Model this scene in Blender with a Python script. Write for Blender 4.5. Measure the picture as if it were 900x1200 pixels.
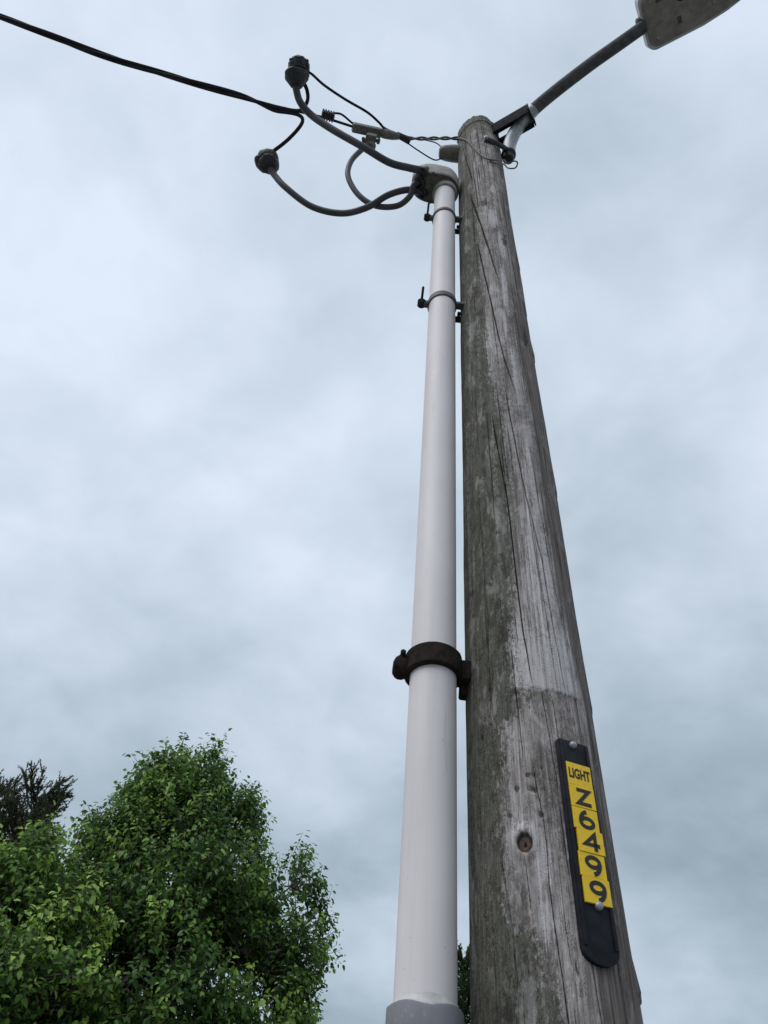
import bpy, bmesh, math, random
import numpy as np
from mathutils import Vector, Matrix

# ------------------------------------------------------------------ camera, sky, sun, exposure
for o in list(bpy.data.objects):
    bpy.data.objects.remove(o)
scene = bpy.context.scene
COL = scene.collection
rad = math.radians

PITCH, ROLL = rad(47.87), math.atan2(82, 813)
F = Vector((0, math.cos(PITCH), math.sin(PITCH)))
R0 = Vector((1, 0, 0)); U0 = Vector((0, -math.sin(PITCH), math.cos(PITCH)))
RX = R0 * math.cos(ROLL) + U0 * math.sin(ROLL)
UX = -R0 * math.sin(ROLL) + U0 * math.cos(ROLL)
cam = bpy.data.cameras.new('camera')
cam.sensor_fit = 'HORIZONTAL'; cam.sensor_width = 36; cam.lens = 36.0
cam.clip_start = 0.02; cam.clip_end = 2000
camo = bpy.data.objects.new('camera', cam); COL.objects.link(camo)
M = Matrix((RX, UX, -F)).transposed().to_4x4(); M.translation = Vector((0, 0, 1.5))
camo.matrix_world = M
scene.camera = camo

SUN_EL, SUN_AZ = 50.0, -132.0        # azimuth clockwise from +Y; high, behind the camera to the left
SUN_POWER, SUN_ANGLE = 1.5, 40.0
w = bpy.data.worlds.new('World'); scene.world = w; w.use_nodes = True
nt = w.node_tree; N = nt.nodes; L = nt.links; N.clear()
out = N.new('ShaderNodeOutputWorld'); bg = N.new('ShaderNodeBackground')
bg.inputs['Strength'].default_value = 0.1
L.new(bg.outputs[0], out.inputs[0])
sky = N.new('ShaderNodeTexSky'); sky.sky_type = 'NISHITA'; sky.sun_disc = False
sky.sun_elevation = rad(SUN_EL); sky.sun_rotation = rad(SUN_AZ)
tc = N.new('ShaderNodeTexCoord'); sep = N.new('ShaderNodeSeparateXYZ'); L.new(tc.outputs['Generated'], sep.inputs[0])
# cloud deck: the view direction projected on a flat layer overhead
def wmath(op, a, b=None, c=None):
    n = N.new('ShaderNodeMath'); n.operation = op
    for i, v in enumerate((a, b, c)):
        if v is None: continue
        if isinstance(v, (int, float)): n.inputs[i].default_value = v
        else: L.new(v, n.inputs[i])
    return n.outputs[0]
zz = wmath('MAXIMUM', sep.outputs[2], 0.0)
den = wmath('ADD', zz, 0.42)
com = N.new('ShaderNodeCombineXYZ')
L.new(wmath('DIVIDE', sep.outputs[0], den), com.inputs[0]); L.new(wmath('DIVIDE', sep.outputs[1], den), com.inputs[1])
def wnoise(scale, detail, rough, dist, off, sc=(1, 1, 1), rot=0.0):
    mp = N.new('ShaderNodeMapping'); mp.inputs['Location'].default_value = off; mp.inputs['Scale'].default_value = sc
    mp.inputs['Rotation'].default_value = (0, 0, rot)
    L.new(com.outputs[0], mp.inputs[0])
    n = N.new('ShaderNodeTexNoise'); n.inputs['Scale'].default_value = scale; n.inputs['Detail'].default_value = detail
    n.inputs['Roughness'].default_value = rough; n.inputs['Distortion'].default_value = dist
    L.new(mp.outputs[0], n.inputs['Vector']); return n.outputs[0]
n1 = wnoise(1.9, 5, 0.45, 0.25, (6.6, 1.9, 0), (1.0, 1.1, 1), 0.5)
n2 = wnoise(4.6, 6, 0.5, 0.3, (3.23, 6.6, 0), (1.0, 1.15, 1), 0.4)
fac = wmath('MULTIPLY', wmath('SUBTRACT', n1, 0.5), 1.5)
n3 = wnoise(11, 7, 0.55, 0.4, (1.3, 9.2, 0), (1.0, 1.1, 1), 0.7)
fac = wmath('MULTIPLY_ADD', wmath('SUBTRACT', n2, 0.5), 0.85, fac)
fac = wmath('MULTIPLY_ADD', wmath('SUBTRACT', n3, 0.5), 0.26, fac)
fac = wmath('ADD', fac, wmath('MULTIPLY_ADD', zz, 0.84, 0.06))
ramp = N.new('ShaderNodeValToRGB'); L.new(fac, ramp.inputs[0])
e = ramp.color_ramp.elements
e[0].position = 0.0; e[0].color = (0.285, 0.355, 0.425, 1)
e[1].position = 1.0; e[1].color = (0.755, 0.835, 0.96, 1)
m_ = ramp.color_ramp.elements.new(0.33); m_.color = (0.415, 0.505, 0.585, 1)
m_ = ramp.color_ramp.elements.new(0.68); m_.color = (0.59, 0.68, 0.785, 1)
sc10 = N.new('ShaderNodeVectorMath'); sc10.operation = 'SCALE'; sc10.inputs['Scale'].default_value = 10.0
L.new(ramp.outputs[0], sc10.inputs[0])
mix = N.new('ShaderNodeMix'); mix.data_type = 'RGBA'; mix.inputs[0].default_value = 0.94
L.new(sky.outputs[0], mix.inputs[6]); L.new(sc10.outputs[0], mix.inputs[7])
L.new(mix.outputs[2], bg.inputs[0])

sun = bpy.data.lights.new('sun', 'SUN'); sun.energy = SUN_POWER; sun.angle = rad(SUN_ANGLE); sun.color = (1.0, 0.97, 0.955)
suno = bpy.data.objects.new('sun', sun); COL.objects.link(suno)
sd = Vector((math.sin(rad(SUN_AZ)) * math.cos(rad(SUN_EL)), math.cos(rad(SUN_AZ)) * math.cos(rad(SUN_EL)), math.sin(rad(SUN_EL))))
suno.rotation_euler = sd.to_track_quat('Z', 'Y').to_euler(); suno.location = sd * 40

scene.view_settings.view_transform = 'Standard'; scene.view_settings.look = 'None'
scene.view_settings.exposure = 0.08; scene.view_settings.gamma = 1.0
scene.view_settings.use_curve_mapping = False

# ------------------------------------------------------------------ materials
def material(name):
    m = bpy.data.materials.new(name); m.use_nodes = True
    t = m.node_tree; b = t.nodes['Principled BSDF']
    return m, t, b
def nd(t, typ, **kw):
    n = t.nodes.new(typ)
    for k, v in kw.items(): setattr(n, k, v)
    return n
def mth(t, op, a, b=None, c=None, clamp=False):
    n = t.nodes.new('ShaderNodeMath'); n.operation = op; n.use_clamp = clamp
    for i, v in enumerate((a, b, c)):
        if v is None: continue
        if isinstance(v, (int, float)): n.inputs[i].default_value = v
        else: t.links.new(v, n.inputs[i])
    return n.outputs[0]
def noise(t, vec, scale, detail=4, rough=0.55, dist=0.0):
    n = t.nodes.new('ShaderNodeTexNoise'); n.inputs['Scale'].default_value = scale
    n.inputs['Detail'].default_value = detail; n.inputs['Roughness'].default_value = rough; n.inputs['Distortion'].default_value = dist
    t.links.new(vec, n.inputs['Vector']); return n.outputs[0]
def smooth(t, v, lo, hi):
    n = t.nodes.new('ShaderNodeMapRange'); n.interpolation_type = 'SMOOTHSTEP'
    n.inputs[1].default_value = lo; n.inputs[2].default_value = hi
    t.links.new(v, n.inputs[0]); return n.outputs[0]
def mixc(t, f, a, b):
    n = t.nodes.new('ShaderNodeMix'); n.data_type = 'RGBA'
    if isinstance(f, (int, float)): n.inputs[0].default_value = f
    else: t.links.new(f, n.inputs[0])
    for i, v in ((6, a), (7, b)):
        if isinstance(v, tuple): n.inputs[i].default_value = (*v, 1)
        else: t.links.new(v, n.inputs[i])
    return n.outputs[2]
def coords(t, scale=(1, 1, 1)):
    c = t.nodes.new('ShaderNodeTexCoord'); mp = t.nodes.new('ShaderNodeMapping'); mp.inputs['Scale'].default_value = scale
    t.links.new(c.outputs['Object'], mp.inputs[0]); return mp.outputs[0]
def bump(t, b, h, strength, dist):
    n = t.nodes.new('ShaderNodeBump'); n.inputs['Strength'].default_value = strength; n.inputs['Distance'].default_value = dist
    t.links.new(h, n.inputs['Height']); t.links.new(n.outputs[0], b.inputs['Normal'])

def mottled(name, c1, c2, rough=0.6, metal=0.0, scale=30, stretch=(1, 1, 1), bmp=0.0, speck=None, spec=0.5):
    """Two-tone worn surface with fine relief and optional grime specks."""
    m, t, b = material(name)
    v = coords(t, stretch)
    n = noise(t, v, scale, 5, 0.6)
    c = mixc(t, smooth(t, n, 0.32, 0.68), c1, c2)
    if speck:
        s = smooth(t, noise(t, coords(t), scale * 5, 3, 0.6), 0.60, 0.70)
        c = mixc(t, mth(t, 'MULTIPLY', s, 0.6), c, speck)
    t.links.new(c, b.inputs['Base Color'])
    b.inputs['Metallic'].default_value = metal
    b.inputs['Specular IOR Level'].default_value = spec
    t.links.new(mth(t, 'MULTIPLY_ADD', n, 0.25, rough - 0.12), b.inputs['Roughness'])
    if bmp: bump(t, b, noise(t, v, scale * 3, 4, 0.6), bmp, 0.002)
    return m

def wood_material():
    m, t, b = material('weathered_pole_wood')
    c = t.nodes.new('ShaderNodeTexCoord'); sp = t.nodes.new('ShaderNodeSeparateXYZ'); t.links.new(c.outputs['Object'], sp.inputs[0])
    def attr(n):
        a = t.nodes.new('ShaderNodeAttribute'); a.attribute_name = n; return a.outputs['Fac']
    arc, moss, brown, crack, scar, pale, dirt = [attr(n) for n in ('arc', 'moss', 'brown', 'crack', 'scar', 'pale', 'dirt')]
    knot = attr('knot'); head = attr('head')
    z = sp.outputs[2]
    def vec(sa, sz):
        k = t.nodes.new('ShaderNodeCombineXYZ')
        t.links.new(mth(t, 'MULTIPLY', arc, sa), k.inputs[0]); t.links.new(mth(t, 'MULTIPLY', z, sz), k.inputs[1]); return k.outputs[0]
    g1 = noise(t, vec(260, 3.2), 1.0, 5, 0.62, 0.6)         # fibre
    g2 = noise(t, vec(75, 1.2), 1.0, 4, 0.55, 0.4)          # broad streak
    g3 = noise(t, vec(800, 9), 1.0, 3, 0.6)                # hair-fine fibre
    bl = noise(t, vec(26, 9), 1.0, 6, 0.65, 0.8)            # blotch
    fl = noise(t, vec(150, 75), 1.0, 5, 0.7, 0.5)           # flake
    fl2 = noise(t, vec(420, 210), 1.0, 4, 0.7)
    fb = noise(t, vec(9, 2.2), 1.0, 4, 0.6, 0.6)             # large patch
    silver = mixc(t, smooth(t, g1, 0.28, 0.68), (0.205, 0.180, 0.167), (0.485, 0.445, 0.430))
    silver = mixc(t, mth(t, 'MULTIPLY', smooth(t, g2, 0.44, 0.72), 0.72), silver, (0.100, 0.083, 0.078))
    silver = mixc(t, mth(t, 'MULTIPLY', smooth(t, bl, 0.48, 0.66), 0.70), silver, (0.58, 0.55, 0.55))
    silver = mixc(t, mth(t, 'MULTIPLY', smooth(t, mth(t, 'ADD', mth(t, 'MULTIPLY', fb, 0.6), mth(t, 'MULTIPLY', fl, 0.4)), 0.50, 0.57), 0.62), silver, (0.085, 0.074, 0.070))
    silver = mixc(t, mth(t, 'MULTIPLY', smooth(t, g3, 0.50, 0.70), 0.65), silver, (0.060, 0.052, 0.050))
    g4 = noise(t, vec(38, 0.45), 1.0, 3, 0.5, 0.2)
    silver = mixc(t, mth(t, 'MULTIPLY', smooth(t, g4, 0.55, 0.68), 0.55), silver, (0.075, 0.064, 0.060))
    # brown right flank
    bn = mixc(t, smooth(t, g1, 0.3, 0.68), (0.052, 0.042, 0.038), (0.235, 0.200, 0.185))
    bf = smooth(t, mth(t, 'ADD', brown, mth(t, 'MULTIPLY', mth(t, 'SUBTRACT', g2, 0.5), 1.3)), 0.35, 0.65)
    col = mixc(t, mth(t, 'MULTIPLY', bf, 0.85), silver, bn)
    # pale scoured patches, broken into flakes
    pf = smooth(t, mth(t, 'ADD', mth(t, 'ADD', pale, mth(t, 'MULTIPLY', mth(t, 'SUBTRACT', g1, 0.5), 0.9)), mth(t, 'MULTIPLY', mth(t, 'SUBTRACT', fl, 0.5), 1.2)), 0.36, 0.72)
    palec = mixc(t, smooth(t, g1, 0.3, 0.7), (0.44, 0.415, 0.418), (0.70, 0.675, 0.675))
    col = mixc(t, mth(t, 'MULTIPLY', pf, 0.85), col, palec)
    # algae / moss film on the left flank, breaking into specks at its edge
    msum = mth(t, 'ADD', mth(t, 'ADD', moss, mth(t, 'MULTIPLY', mth(t, 'SUBTRACT', fl, 0.5), 1.7)), mth(t, 'MULTIPLY', mth(t, 'SUBTRACT', bl, 0.5), 1.3))
    mf = smooth(t, msum, 0.34, 0.70)
    edgef = mth(t, 'SUBTRACT', 1.0, mth(t, 'MULTIPLY', mth(t, 'ABSOLUTE', mth(t, 'SUBTRACT', moss, 0.42)), 3.0), clamp=True)
    spk = mth(t, 'MULTIPLY', smooth(t, fl2, 0.52, 0.58), edgef)
    mcol = mixc(t, smooth(t, fl2, 0.36, 0.66), (0.027, 0.030, 0.020), (0.120, 0.122, 0.088))
    mcol = mixc(t, mth(t, 'MULTIPLY', smooth(t, bl, 0.50, 0.62), 0.7), mcol, (0.052, 0.064, 0.026))
    mcol = mixc(t, mth(t, 'MULTIPLY', smooth(t, mth(t, 'ADD', mth(t, 'MULTIPLY', fl, 0.5), mth(t, 'MULTIPLY', g2, 0.5)), 0.545, 0.59), 0.8), mcol, (0.27, 0.265, 0.255))
    mcol = mixc(t, mth(t, 'MULTIPLY', smooth(t, g1, 0.47, 0.66), 0.40), mcol, (0.145, 0.139, 0.128))
    mcol = mixc(t, mth(t, 'MULTIPLY', smooth(t, g3, 0.50, 0.68), 0.6), mcol, (0.012, 0.012, 0.010))
    # crusty pale flecks and black pits through the film
    fl3 = noise(t, vec(560, 330), 1.0, 3, 0.65, 0.4); mid_ = noise(t, vec(60, 26), 1.0, 4, 0.6, 0.7)
    mcol = mixc(t, mth(t, 'MULTIPLY', smooth(t, mth(t, 'ADD', mth(t, 'MULTIPLY', fl3, 0.55), mth(t, 'MULTIPLY', mid_, 0.45)), 0.525, 0.575), 0.6), mcol, (0.27, 0.265, 0.245))
    mcol = mixc(t, mth(t, 'MULTIPLY', smooth(t, mth(t, 'ADD', mth(t, 'MULTIPLY', fl3, 0.5), mth(t, 'MULTIPLY', mid_, 0.5)), 0.475, 0.42), 0.75), mcol, (0.011, 0.013, 0.008))
    col = mixc(t, mth(t, 'MULTIPLY', mf, 0.92), col, mcol)
    pep = mth(t, 'MULTIPLY', smooth(t, mth(t, 'ADD', mth(t, 'MULTIPLY', fl3, 0.6), mth(t, 'MULTIPLY', mid_, 0.4)), 0.54, 0.58), mth(t, 'SUBTRACT', 1.0, bf))
    col = mixc(t, mth(t, 'MULTIPLY', pep, 0.55), col, (0.060, 0.054, 0.050))
    col = mixc(t, mth(t, 'MULTIPLY', spk, 0.8), col, (0.055, 0.055, 0.047))
    hf = mth(t, 'MULTIPLY', head, smooth(t, mth(t, 'ADD', mth(t, 'MULTIPLY', fl, 0.5), mth(t, 'MULTIPLY', mid_, 0.5)), 0.46, 0.56))
    col = mixc(t, mth(t, 'MULTIPLY', hf, 0.8), col, mixc(t, fl2, (0.055, 0.058, 0.026), (0.20, 0.19, 0.105)))
    # broad mottling of scoured and grimy patches
    mo = noise(t, vec(21.3, 6.7), 1.0, 7, 0.74, 0.25); mo2 = noise(t, vec(33.1, 9.0), 1.0, 7, 0.74, 0.25)
    col = mixc(t, mth(t, 'MULTIPLY', smooth(t, mo, 0.53, 0.62), 0.36), col, (0.50, 0.475, 0.465))
    col = mixc(t, mth(t, 'MULTIPLY', smooth(t, mo2, 0.45, 0.35), 0.40), col, (0.055, 0.050, 0.042))
    # damp dirty stains with a shape of their own
    df = smooth(t, mth(t, 'ADD', dirt, mth(t, 'MULTIPLY', mth(t, 'SUBTRACT', fl, 0.5), 0.9)), 0.35, 0.75)
    col = mixc(t, mth(t, 'MULTIPLY', df, 0.75), col, (0.030, 0.027, 0.023))
    col = mixc(t, mth(t, 'MULTIPLY', smooth(t, knot, 0.1, 0.4), 0.9), col, mixc(t, smooth(t, fl2, 0.4, 0.6), (0.055, 0.030, 0.020), (0.15, 0.085, 0.055)))
    # lichen specks
    lf = mth(t, 'MULTIPLY', smooth(t, fl2, 0.66, 0.72), smooth(t, bl, 0.42, 0.6))
    col = mixc(t, mth(t, 'MULTIPLY', lf, 0.55), col, (0.46, 0.46, 0.44))
    # the checks hold old dirt
    col = mixc(t, mth(t, 'MULTIPLY', crack, 0.9), col, (0.012, 0.010, 0.009))
    t.links.new(col, b.inputs['Base Color'])
    b.inputs['Roughness'].default_value = 0.82; b.inputs['Specular IOR Level'].default_value = 0.22
    h = mth(t, 'ADD', mth(t, 'MULTIPLY', g1, 0.7), mth(t, 'ADD', mth(t, 'MULTIPLY', g3, 0.35), mth(t, 'MULTIPLY', fl2, 0.35)))
    bump(t, b, h, 1.0, 0.004)
    return m

def leaf_material(name, dark, mid, bright):
    m, t, b = material(name)
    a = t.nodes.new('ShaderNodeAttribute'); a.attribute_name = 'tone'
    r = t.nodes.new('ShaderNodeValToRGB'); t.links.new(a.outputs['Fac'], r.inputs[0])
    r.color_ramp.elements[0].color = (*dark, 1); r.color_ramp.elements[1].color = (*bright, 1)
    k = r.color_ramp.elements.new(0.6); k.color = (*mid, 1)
    t.links.new(r.outputs[0], b.inputs['Base Color'])
    b.inputs['Roughness'].default_value = 0.45; b.inputs['Specular IOR Level'].default_value = 0.3
    tr = t.nodes.new('ShaderNodeBsdfTranslucent'); t.links.new(r.outputs[0], tr.inputs[0])
    mx = t.nodes.new('ShaderNodeMixShader'); mx.inputs[0].default_value = 0.32
    t.links.new(b.outputs[0], mx.inputs[1]); t.links.new(tr.outputs[0], mx.inputs[2])
    t.links.new(mx.outputs[0], t.nodes['Material Output'].inputs[0])
    return m

MAT = {}
MAT['wood'] = wood_material()
def pvc_material():
    m, t, b = material('light_grey_pvc')
    v = coords(t); st = coords(t, (26, 26, 0.9)); st2 = coords(t, (70, 70, 5))
    c = mixc(t, smooth(t, noise(t, v, 3.0, 4, 0.6), 0.35, 0.65), (0.680, 0.640, 0.640), (0.730, 0.692, 0.690))
    c = mixc(t, mth(t, 'MULTIPLY', smooth(t, noise(t, st, 1.0, 4, 0.6), 0.52, 0.72), 0.22), c, (0.44, 0.43, 0.41))
    c = mixc(t, mth(t, 'MULTIPLY', smooth(t, noise(t, st2, 1.0, 3, 0.6), 0.64, 0.72), 0.25), c, (0.40, 0.39, 0.38))
    c = mixc(t, mth(t, 'MULTIPLY', smooth(t, noise(t, v, 160, 2, 0.5), 0.70, 0.74), 0.45), c, (0.30, 0.29, 0.28))
    t.links.new(c, b.inputs['Base Color']); b.inputs['Specular IOR Level'].default_value = 0.35
    t.links.new(mth(t, 'MULTIPLY_ADD', noise(t, v, 12, 4, 0.6), 0.3, 0.38), b.inputs['Roughness'])
    bump(t, b, noise(t, v, 9, 3, 0.5), 0.12, 0.004)
    return m
MAT['pvc'] = pvc_material()
MAT['pvc_dark'] = mottled('dark_grey_pvc', (0.185, 0.185, 0.205), (0.235, 0.232, 0.255), 0.6, 0, 18, (1, 1, 0.4), 0.1, (0.32, 0.32, 0.33), 0.3)
MAT['sealant'] = mottled('pale_sealant', (0.48, 0.47, 0.45), (0.62, 0.61, 0.61), 0.6, 0, 40, (1, 1, 1), 0.3)
MAT['rust'] = mottled('brown_rusted_iron', (0.013, 0.011, 0.010), (0.033, 0.024, 0.020), 0.9, 0, 60, (1, 1, 1), 0.7, (0.055, 0.032, 0.023), 0.12)
MAT['dark_steel'] = mottled('dark_weathered_steel', (0.060, 0.058, 0.062), (0.125, 0.118, 0.120), 0.6, 0.3, 60, (1, 1, 1), 0.3, (0.05, 0.03, 0.022))
MAT['black_steel'] = mottled('black_bracket_steel', (0.018, 0.018, 0.021), (0.045, 0.045, 0.05), 0.85, 0.0, 50, (1, 1, 1), 0.3, spec=0.02)
MAT['galv'] = mottled('galvanised_steel', (0.27, 0.29, 0.31), (0.44, 0.46, 0.48), 0.5, 0.55, 45, (1, 1, 1), 0.15, (0.16, 0.16, 0.16))
MAT['arm'] = mottled('dull_arm_steel', (0.060, 0.060, 0.066), (0.115, 0.115, 0.125), 0.65, 0.1, 30, (1, 1, 1), 0.15, (0.04, 0.037, 0.035), 0.15)
MAT['cable'] = mottled('grey_black_insulation', (0.046, 0.047, 0.053), (0.085, 0.086, 0.094), 0.5, 0, 5, (1, 1, 1), 0.0, None, 0.3)
MAT['black_wire'] = mottled('black_insulation', (0.016, 0.016, 0.019), (0.036, 0.036, 0.042), 0.6, 0, 10, (1, 1, 1), 0.0, spec=0.12)
MAT['bare'] = mottled('tarnished_aluminium_wire', (0.09, 0.085, 0.085), (0.20, 0.19, 0.185), 0.5, 0.6, 60, (1, 1, 1), 0.2)
MAT['rubber'] = mottled('black_rubber', (0.014, 0.015, 0.018), (0.040, 0.040, 0.046), 0.6, 0, 60, (1, 1, 1), 0.5)
MAT['hood'] = mottled('tan_grey_cast_hood', (0.215, 0.195, 0.175), (0.33, 0.31, 0.285), 0.6, 0.1, 26, (1, 1, 1), 0.2, (0.12, 0.10, 0.085))
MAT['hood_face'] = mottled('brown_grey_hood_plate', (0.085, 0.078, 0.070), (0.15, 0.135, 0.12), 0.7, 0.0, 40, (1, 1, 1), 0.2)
MAT['clamp_alu'] = mottled('pitted_clamp_metal', (0.13, 0.12, 0.115), (0.27, 0.25, 0.235), 0.6, 0.4, 70, (1, 1, 1), 0.5, (0.06, 0.05, 0.045))
MAT['knob'] = mottled('brown_grey_insulator', (0.10, 0.088, 0.080), (0.19, 0.17, 0.155), 0.55, 0.0, 35, (1, 1, 1), 0.2)
MAT['housing'] = mottled('grey_brown_lamp_housing', (0.22, 0.20, 0.185), (0.33, 0.305, 0.285), 0.75, 0.0, 24, (1, 1, 1), 0.15, (0.17, 0.155, 0.145), 0.2)
MAT['housing_top'] = mottled('pale_grey_lamp_shell', (0.45, 0.47, 0.50), (0.58, 0.60, 0.62), 0.5, 0.0, 20, (1, 1, 1), 0.05)
MAT['mark'] = mottled('dark_grey_moulding', (0.07, 0.068, 0.065), (0.11, 0.105, 0.10), 0.7, 0, 60, spec=0.2)
MAT['label_tan'] = mottled('faded_tan_label', (0.20, 0.17, 0.12), (0.28, 0.24, 0.17), 0.7, 0, 60)
MAT['plate'] = mottled('black_tag_plastic', (0.009, 0.010, 0.014), (0.020, 0.021, 0.027), 0.6, 0, 40, (1, 1, 1), 0.3, (0.004, 0.004, 0.005), 0.2)
MAT['yellow'] = mottled('yellow_tag_plastic', (0.83, 0.53, 0.010), (0.90, 0.60, 0.016), 0.42, 0, 40, (1, 1, 1), 0.12, (0.36, 0.24, 0.03), 0.5)
MAT['ink'] = mottled('black_print', (0.012, 0.011, 0.010), (0.022, 0.020, 0.018), 0.6, 0, 80)
MAT['bark'] = mottled('grey_brown_bark', (0.055, 0.047, 0.040), (0.13, 0.115, 0.10), 0.9, 0, 14, (1, 1, 0.25), 0.8)
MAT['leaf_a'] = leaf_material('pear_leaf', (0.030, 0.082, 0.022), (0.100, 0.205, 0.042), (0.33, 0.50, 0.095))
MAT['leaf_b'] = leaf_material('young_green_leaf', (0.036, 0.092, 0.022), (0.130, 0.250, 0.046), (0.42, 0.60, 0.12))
MAT['needle_a'] = leaf_material('brown_green_needles', (0.032, 0.044, 0.024), (0.070, 0.084, 0.042), (0.13, 0.130, 0.065))
MAT['needle_b'] = leaf_material('dark_green_needles', (0.020, 0.040, 0.014), (0.045, 0.080, 0.026), (0.10, 0.15, 0.045))

def grass_material():
    m, t, b = material('mown_grass')
    v = coords(t)
    c = mixc(t, smooth(t, noise(t, v, 0.35, 6, 0.6), 0.35, 0.65), (0.045, 0.085, 0.022), (0.11, 0.14, 0.045))
    c = mixc(t, mth(t, 'MULTIPLY', smooth(t, noise(t, v, 22, 4, 0.7), 0.45, 0.7), 0.7), c, (0.03, 0.055, 0.016))
    t.links.new(c, b.inputs['Base Color']); b.inputs['Roughness'].default_value = 0.95
    bump(t, b, noise(t, v, 60, 4, 0.7), 0.8, 0.03)
    return m
MAT['grass'] = grass_material()

# ------------------------------------------------------------------ helpers
def link(name, me, mat, parent=None, smooth_=True):
    o = bpy.data.objects.new(name, me); COL.objects.link(o)
    if mat is not None: me.materials.append(mat)
    if smooth_ and len(me.polygons): me.polygons.foreach_set('use_smooth', np.ones(len(me.polygons), dtype=bool))
    if parent is not None: o.parent = parent
    return o
def thing(name, label, cat, group=None, loc=(0, 0, 0)):
    o = bpy.data.objects.new(name, None); COL.objects.link(o); o.location = loc; o.empty_display_size = 0.1
    return tag(o, label, cat, group)
def tag(o, label, cat, group=None):
    o['label'] = label; o['category'] = cat
    if group: o['group'] = group
    return o
def from_bm(name, bm, mat, parent=None, smooth_=True, angle=None):
    bmesh.ops.recalc_face_normals(bm, faces=bm.faces[:])
    me = bpy.data.meshes.new(name); bm.to_mesh(me); bm.free()
    o = link(name, me, mat, parent, smooth_)
    if angle is not None:
        me.set_sharp_from_angle(angle=rad(angle))
    return o
def loc_parent(o):
    """bring a child's world-built mesh into its parent's local frame"""
    p = o.parent
    while p is not None:
        o.data.transform(Matrix.Translation(-p.location)); p = p.parent
    return o

def catmull(pts, per=8):
    P = [Vector(p) for p in pts]
    P = [P[0] * 2 - P[1]] + P + [P[-1] * 2 - P[-2]]
    out_ = []
    for i in range(1, len(P) - 2):
        a, b_, c, d = P[i - 1:i + 3]
        for k in range(per):
            s = k / per
            out_.append(0.5 * ((2 * b_) + (c - a) * s + (2 * a - 5 * b_ + 4 * c - d) * s * s + (3 * b_ - a - 3 * c + d) * s ** 3))
    out_.append(P[-2]); return out_
def sweep(bm, pts, radius, n=12, caps=True):
    """tube along a polyline; radius a number or a list"""
    pts = [Vector(p) for p in pts]; m = len(pts)
    rr = [radius] * m if isinstance(radius, (int, float)) else radius
    t0 = (pts[1] - pts[0]).normalized()
    u = t0.orthogonal().normalized()
    rings = []
    for i, p in enumerate(pts):
        t = (pts[min(i + 1, m - 1)] - pts[max(i - 1, 0)]).normalized()
        u = (u - t * u.dot(t)).normalized(); v = t.cross(u)
        rings.append([bm.verts.new(p + (u * math.cos(a) + v * math.sin(a)) * rr[i]) for a in [2 * math.pi * k / n for k in range(n)]])
    for a, b_ in zip(rings, rings[1:]):
        for k in range(n): bm.faces.new((a[k], a[(k + 1) % n], b_[(k + 1) % n], b_[k]))
    if caps:
        bm.faces.new(rings[0][::-1]); bm.faces.new(rings[-1])
    return rings
def tube(name, pts, r, mat, parent=None, n=12, per=8, smooth_path=True):
    bm = bmesh.new(); P = catmull(pts, per) if smooth_path else pts
    if not isinstance(r, (int, float)):
        r = list(np.interp(np.linspace(0, 1, len(P)), np.linspace(0, 1, len(r)), r))
    sweep(bm, P, r, n)
    return from_bm(name, bm, mat, parent, True, 50)
def lathe(name, base, axis, prof, mat, parent=None, n=24, lob=None):
    """prof: list of (distance along axis, radius); lob(k_angle, i) scales the radius"""
    bm = bmesh.new(); ax = Vector(axis).normalized(); u = ax.orthogonal().normalized(); v = ax.cross(u); b0 = Vector(base)
    rings = []
    for i, (d, r) in enumerate(prof):
        rings.append([bm.verts.new(b0 + ax * d + (u * math.cos(a) + v * math.sin(a)) * r * (lob(a, i) if lob else 1)) for a in [2 * math.pi * k / n for k in range(n)]])
    for a, b_ in zip(rings, rings[1:]):
        for k in range(n): bm.faces.new((a[k], a[(k + 1) % n], b_[(k + 1) % n], b_[k]))
    bm.faces.new(rings[0][::-1]); bm.faces.new(rings[-1])
    return from_bm(name, bm, mat, parent, True, 35)
def box(name, c, ax, half, mat, parent=None, bev=0.002, seg=2):
    """box with centre c, axes ax (3 vectors), half sizes, bevelled edges"""
    bm = bmesh.new(); bmesh.ops.create_cube(bm, size=2)
    bmesh.ops.scale(bm, vec=Vector(half), verts=bm.verts)
    if bev: bmesh.ops.bevel(bm, geom=bm.edges[:], offset=bev, segments=seg, affect='EDGES', profile=0.6)
    A = [Vector(a).normalized() for a in ax]
    mt = Matrix((A[0], A[1], A[2])).transposed().to_4x4(); mt.translation = Vector(c)
    bmesh.ops.transform(bm, matrix=mt, verts=bm.verts)
    return from_bm(name, bm, mat, parent, True, 30)
def prism(name, outline, z0, z1, mat, parent=None, bev=0.0, mt=None, seg=2):
    """extruded 2-D outline (local xy), optional transform"""
    bm = bmesh.new()
    a = [bm.verts.new((x, y, z0)) for x, y in outline]; b_ = [bm.verts.new((x, y, z1)) for x, y in outline]
    n = len(outline)
    bm.faces.new(a[::-1]); top = bm.faces.new(b_)
    for k in range(n): bm.faces.new((a[k], a[(k + 1) % n], b_[(k + 1) % n], b_[k]))
    if bev:
        ed = [e_ for e_ in bm.edges if abs(e_.verts[0].co.z - e_.verts[1].co.z) < 1e-9]
        bmesh.ops.bevel(bm, geom=ed, offset=bev, segments=seg, affect='EDGES', profile=0.6)
    if mt is not None: bmesh.ops.transform(bm, matrix=mt, verts=bm.verts)
    return from_bm(name, bm, mat, parent, True, 30)
EX, EY, EZ = Vector((1, 0, 0)), Vector((0, 1, 0)), Vector((0, 0, 1))

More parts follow.
